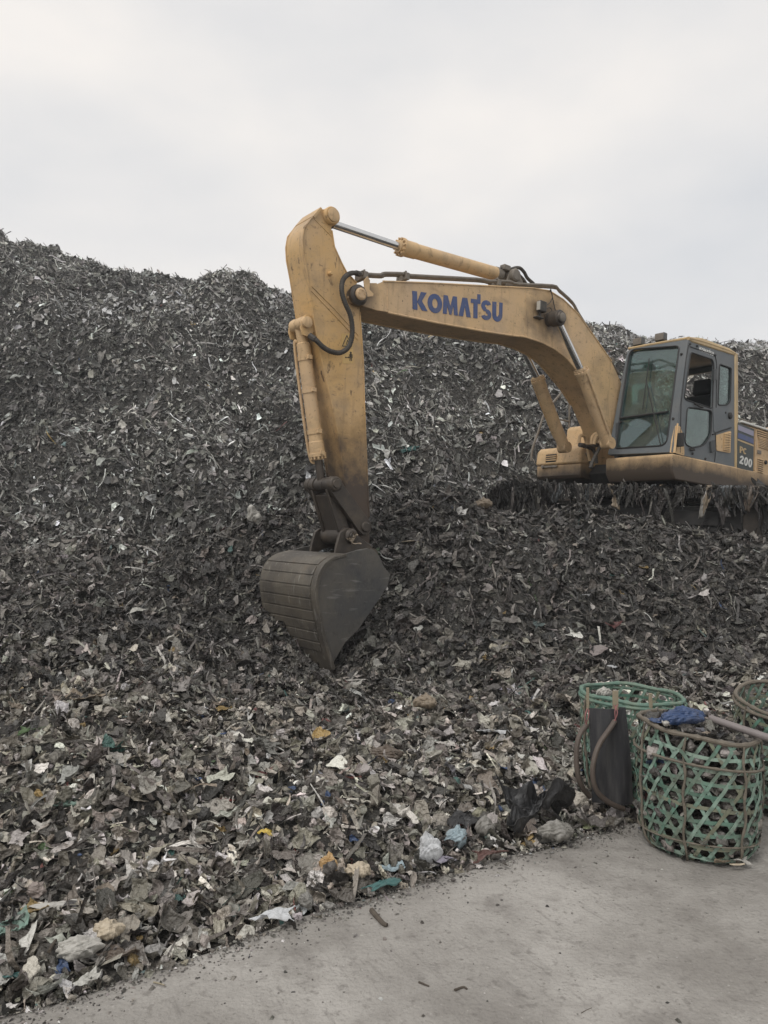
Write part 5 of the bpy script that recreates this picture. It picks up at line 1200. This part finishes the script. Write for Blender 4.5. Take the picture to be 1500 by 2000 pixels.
o = np_mesh('road_grit', V, Q, M['lit'], np.repeat(gc, 8, 0), smooth=False); tag(o, 'dark grit and crumbs scattered over the concrete', 'grit', kind='stuff')
# rags hanging from the near track
bpy.context.view_layer.update()
NEAR = 1.1 if (ML @ UR @ Vector((0, 1.1, 0))).y < (ML @ UR @ Vector((0, -1.1, 0))).y else -1.1
ysd = NEAR + (.37 if NEAR > 0 else -.37)
e0, e1 = ML @ UR @ Vector((-2.1, ysd, .88)), ML @ UR @ Vector((2.1, ysd, .88))
out = Vector(((e1 - e0).y, -(e1 - e0).x, 0)).normalized(); out = out if out.y < 0 else -out
def edge_at(px):
    best = min((i / 400 for i in range(401)), key=lambda s: abs(750 + F * (e0.lerp(e1, s)).x / ((e0.lerp(e1, s)).y * CP + ((e0.lerp(e1, s)).z - CAM_H) * SP) - px))
    p = e0.lerp(e1, best)
    if abs(2 * best - 1) * 2.1 > 1.72: p = p - Vector((0, 0, .40 * (1 - math.sqrt(max(0, 1 - ((abs(2 * best - 1) * 2.1 - 1.72) / .40) ** 2)))))
    return p
RAG = [(1047,.38,.05,'slate','dark blue-grey rag hanging from the track left of the tool box'),(1058,.30,.09,'black','wide black rag hanging from the track below the tool box'),(1088,.34,.07,'slate','long slate rag hanging below the gap beside the tool box'),
 (1130,.28,.06,'grey','pale grey rag hanging below the boom foot'),(1152,.30,.05,'slate','slate rag just right of the pale grey one on the track'),(1166,.26,.05,'grey','short grey rag right of the slate pair on the track'),(1197,.40,.07,'tan','tan rag pinched in the middle, hanging alone on the track'),(1216,.14,.04,'black','tiny black rag right of the lone tan one on the track'),
 (1258,.12,.07,'grey','short pale rag hanging under the front of the cab'),(1282,.22,.05,'slate','narrow slate rag hanging under the windshield'),(1295,.26,.05,'tan','narrow tan rag hanging under the middle of the cab'),(1318,.12,.09,'black','short wide black rag hanging under the cab corner'),(1342,.22,.06,'black','black rag hanging under the cab door'),
 (1366,.52,.05,'grey','long pale rag hanging lowest of all from the track'),(1380,.46,.07,'tan','long tan rag beside the lowest hanging pale one'),(1400,.30,.10,'black','wide black rag right of the long tan one on the track'),(1424,.40,.10,'slate','wide slate rag hanging near the rear end of the track'),(1446,.44,.12,'black','black tangle of rags at the rear end of the track'),(1464,.40,.10,'brown','brown rag hanging over the rear curve of the track')]
for i, (px_, ln, w_, c_, lb) in enumerate(RAG):
    r = np.random.default_rng(300 + i); nu, nv = 18, 8; p = edge_at(px_); w_ = w_ * .75
    u = np.linspace(0, 1, nu); v = np.linspace(-1, 1, nv); V_, U_ = np.meshgrid(v, u)
    ph = r.uniform(0, 6.28, 5); wid = w_ * (.55 + .35 * np.sin(4.5 * U_ + ph[0]) + .25 * (1 - U_)) 
    if 'pinched' in lb: wid = w_ * (.25 + 1.3 * np.abs(U_ - .45) ** 1.0 * 1.3)
    along = V_ * wid + .04 * np.sin(3 * U_ + ph[1]) + r.normal(0, .006, U_.shape)
    fold = .022 * np.sin(V_ * 5 + ph[2] + 3 * U_) + .012 * np.sin(V_ * 11 + ph[3])
    top = np.clip((.16 - U_) / .16, 0, 1)                      # lies over the shoes first, then hangs
    dz = -ln * np.clip(U_ - .12, 0, 1) + .03 + .012 * np.sin(V_ * 7 + ph[4]) * top
    dout = .02 - .16 * top + fold * (1 - top) + .015 * np.sin(5 * U_ + ph[1])
    ax_ = (e1 - e0).normalized(); ax3 = np.array(ax_); o3 = np.array(out)
    W_ = along[..., None] * ax3 + dout[..., None] * o3; W_[..., 2] += dz + r.uniform(-.03, .03) * V_ * U_
    a = (np.arange(nu - 1)[:, None] * nv + np.arange(nv - 1)[None]).ravel(); q = np.stack([a, a + 1, a + 1 + nv, a + nv], -1)
    o = np_mesh('rag', W_.reshape(-1, 3), q, SCM[c_]); o.location = p; m_ = o.modifiers.new('thickness', 'SOLIDIFY'); m_.thickness = .004
    tag(o, lb, 'rag', 'rags hanging from the track')
# the matted fringe of shreds caught all along the near track
r = np.random.default_rng(900); V = []; Q = []; C_ = []; off = 0; pr_ = [proto('strip', 10, 3, r) for _ in range(10)] + [proto('sheet', 6, 6, r) for _ in range(4)]
cc = pick_colours(1500, (26, 20, 12, 7, 4, 3, 2, 1.0, .4, .1), .0) * .7
ex, ox = np.array((e1 - e0).normalized()), np.array(out); up = np.array((0, 0, 1.0))
for i in range(1500):
    s_ = r.uniform(.0, 1.0); s_ = s_ if r.random() < .7 else 1 - r.random() * .22
    p = e0.lerp(e1, s_); q_ = abs(2 * s_ - 1) * 2.1
    if q_ > 1.72: p = p - Vector((0, 0, .40 * (1 - math.sqrt(max(0, 1 - ((q_ - 1.72) / .40) ** 2)))))
    cl_ = .5 + .5 * math.sin(s_ * 31) * math.sin(s_ * 13 + 1); pv, pq = pr_[r.integers(len(pr_))]
    L_ = r.uniform(.02, .075) * (.6 + .9 * cl_); hang = r.random() < .75; L_ = L_ * (r.uniform(1.6, 3.2) if hang and r.random() < .10 * (.3 + cl_) + .25 * (s_ > .82) else 1)
    if hang: q3 = pv[:, :1] * L_ * 1.5 * (-up + r.normal(0, .22, 3)) + pv[:, 1:2] * L_ * .6 * ex + pv[:, 2:] * L_ * ox; pos = np.array(p) + ox * r.uniform(-.01, .05) - up * (L_ * 1.65 - .01) 
    else: q3 = pv[:, :1] * L_ * (ex + r.normal(0, .5, 3)) + pv[:, 1:2] * L_ * ox + pv[:, 2:] * L_ * up; pos = np.array(p) + ox * r.uniform(-.25, .03) + up * r.uniform(-.01, .02)
    V.append(q3 + pos); Q.append(pq + off); C_.append(np.repeat(cc[i:i + 1], len(pv), 0)); off += len(pv)
o = np_mesh('shredded_waste', np.concatenate(V), np.concatenate(Q), M['lit'], np.concatenate(C_), smooth=False); tag(o, 'dark matted shreds caught along the whole edge of the excavator track', 'litter', kind='stuff')
for i, (px_, py_, y_, lb) in enumerate(((688, 1052, .34, 'pale shreds snagged on the near hinge pin of the bucket'), (640, 1078, .1, 'dark shreds lying on top of the bucket between its hinge ears'), (622, 1080, -.3, 'frayed shreds on top of the bucket behind its hinge ears'))):
    r = np.random.default_rng(700 + i); V = []; Q = []; off = 0; c0 = ML @ L3(px_, py_, y_)
    for k in range(9):
        pv, pq = proto('strip', 10, 3, r); m3 = np.array(Matrix.Rotation(r.uniform(0, 6.28), 3, 'Z') @ Matrix.Rotation(r.uniform(-1.2, 1.2) if i == 0 else r.uniform(-.3, .3), 3, 'Y')); V.append((pv * r.uniform(.05, .10)) @ m3.T + r.normal(0, .03, 3)); Q.append(pq + off); off += len(pv)
    o = np_mesh('shreds', np.concatenate(V), np.concatenate(Q), SCM[('tan', 'slate', 'brown')[i]], smooth=False); o.location = c0; tag(o, lb, 'litter', 'shreds caught on the bucket')
# ------------------------------------------------------------------ hazy air
hm = bpy.data.materials.new('hazy_air'); hm.use_nodes = True; t = hm.node_tree; t.nodes.clear()
pvn = t.nodes.new('ShaderNodeVolumePrincipled'); pvn.inputs['Density'].default_value = .0018; pvn.inputs['Color'].default_value = (.93, .96, 1, 1); pvn.inputs['Anisotropy'].default_value = 0.2
om = t.nodes.new('ShaderNodeOutputMaterial'); t.links.new(pvn.outputs[0], om.inputs['Volume'])
b = MB(); b.box((0, 39, 9), (140, 110, 22)); hz = b.build('haze', hm, smooth=False); tag(hz, kind='stuff')
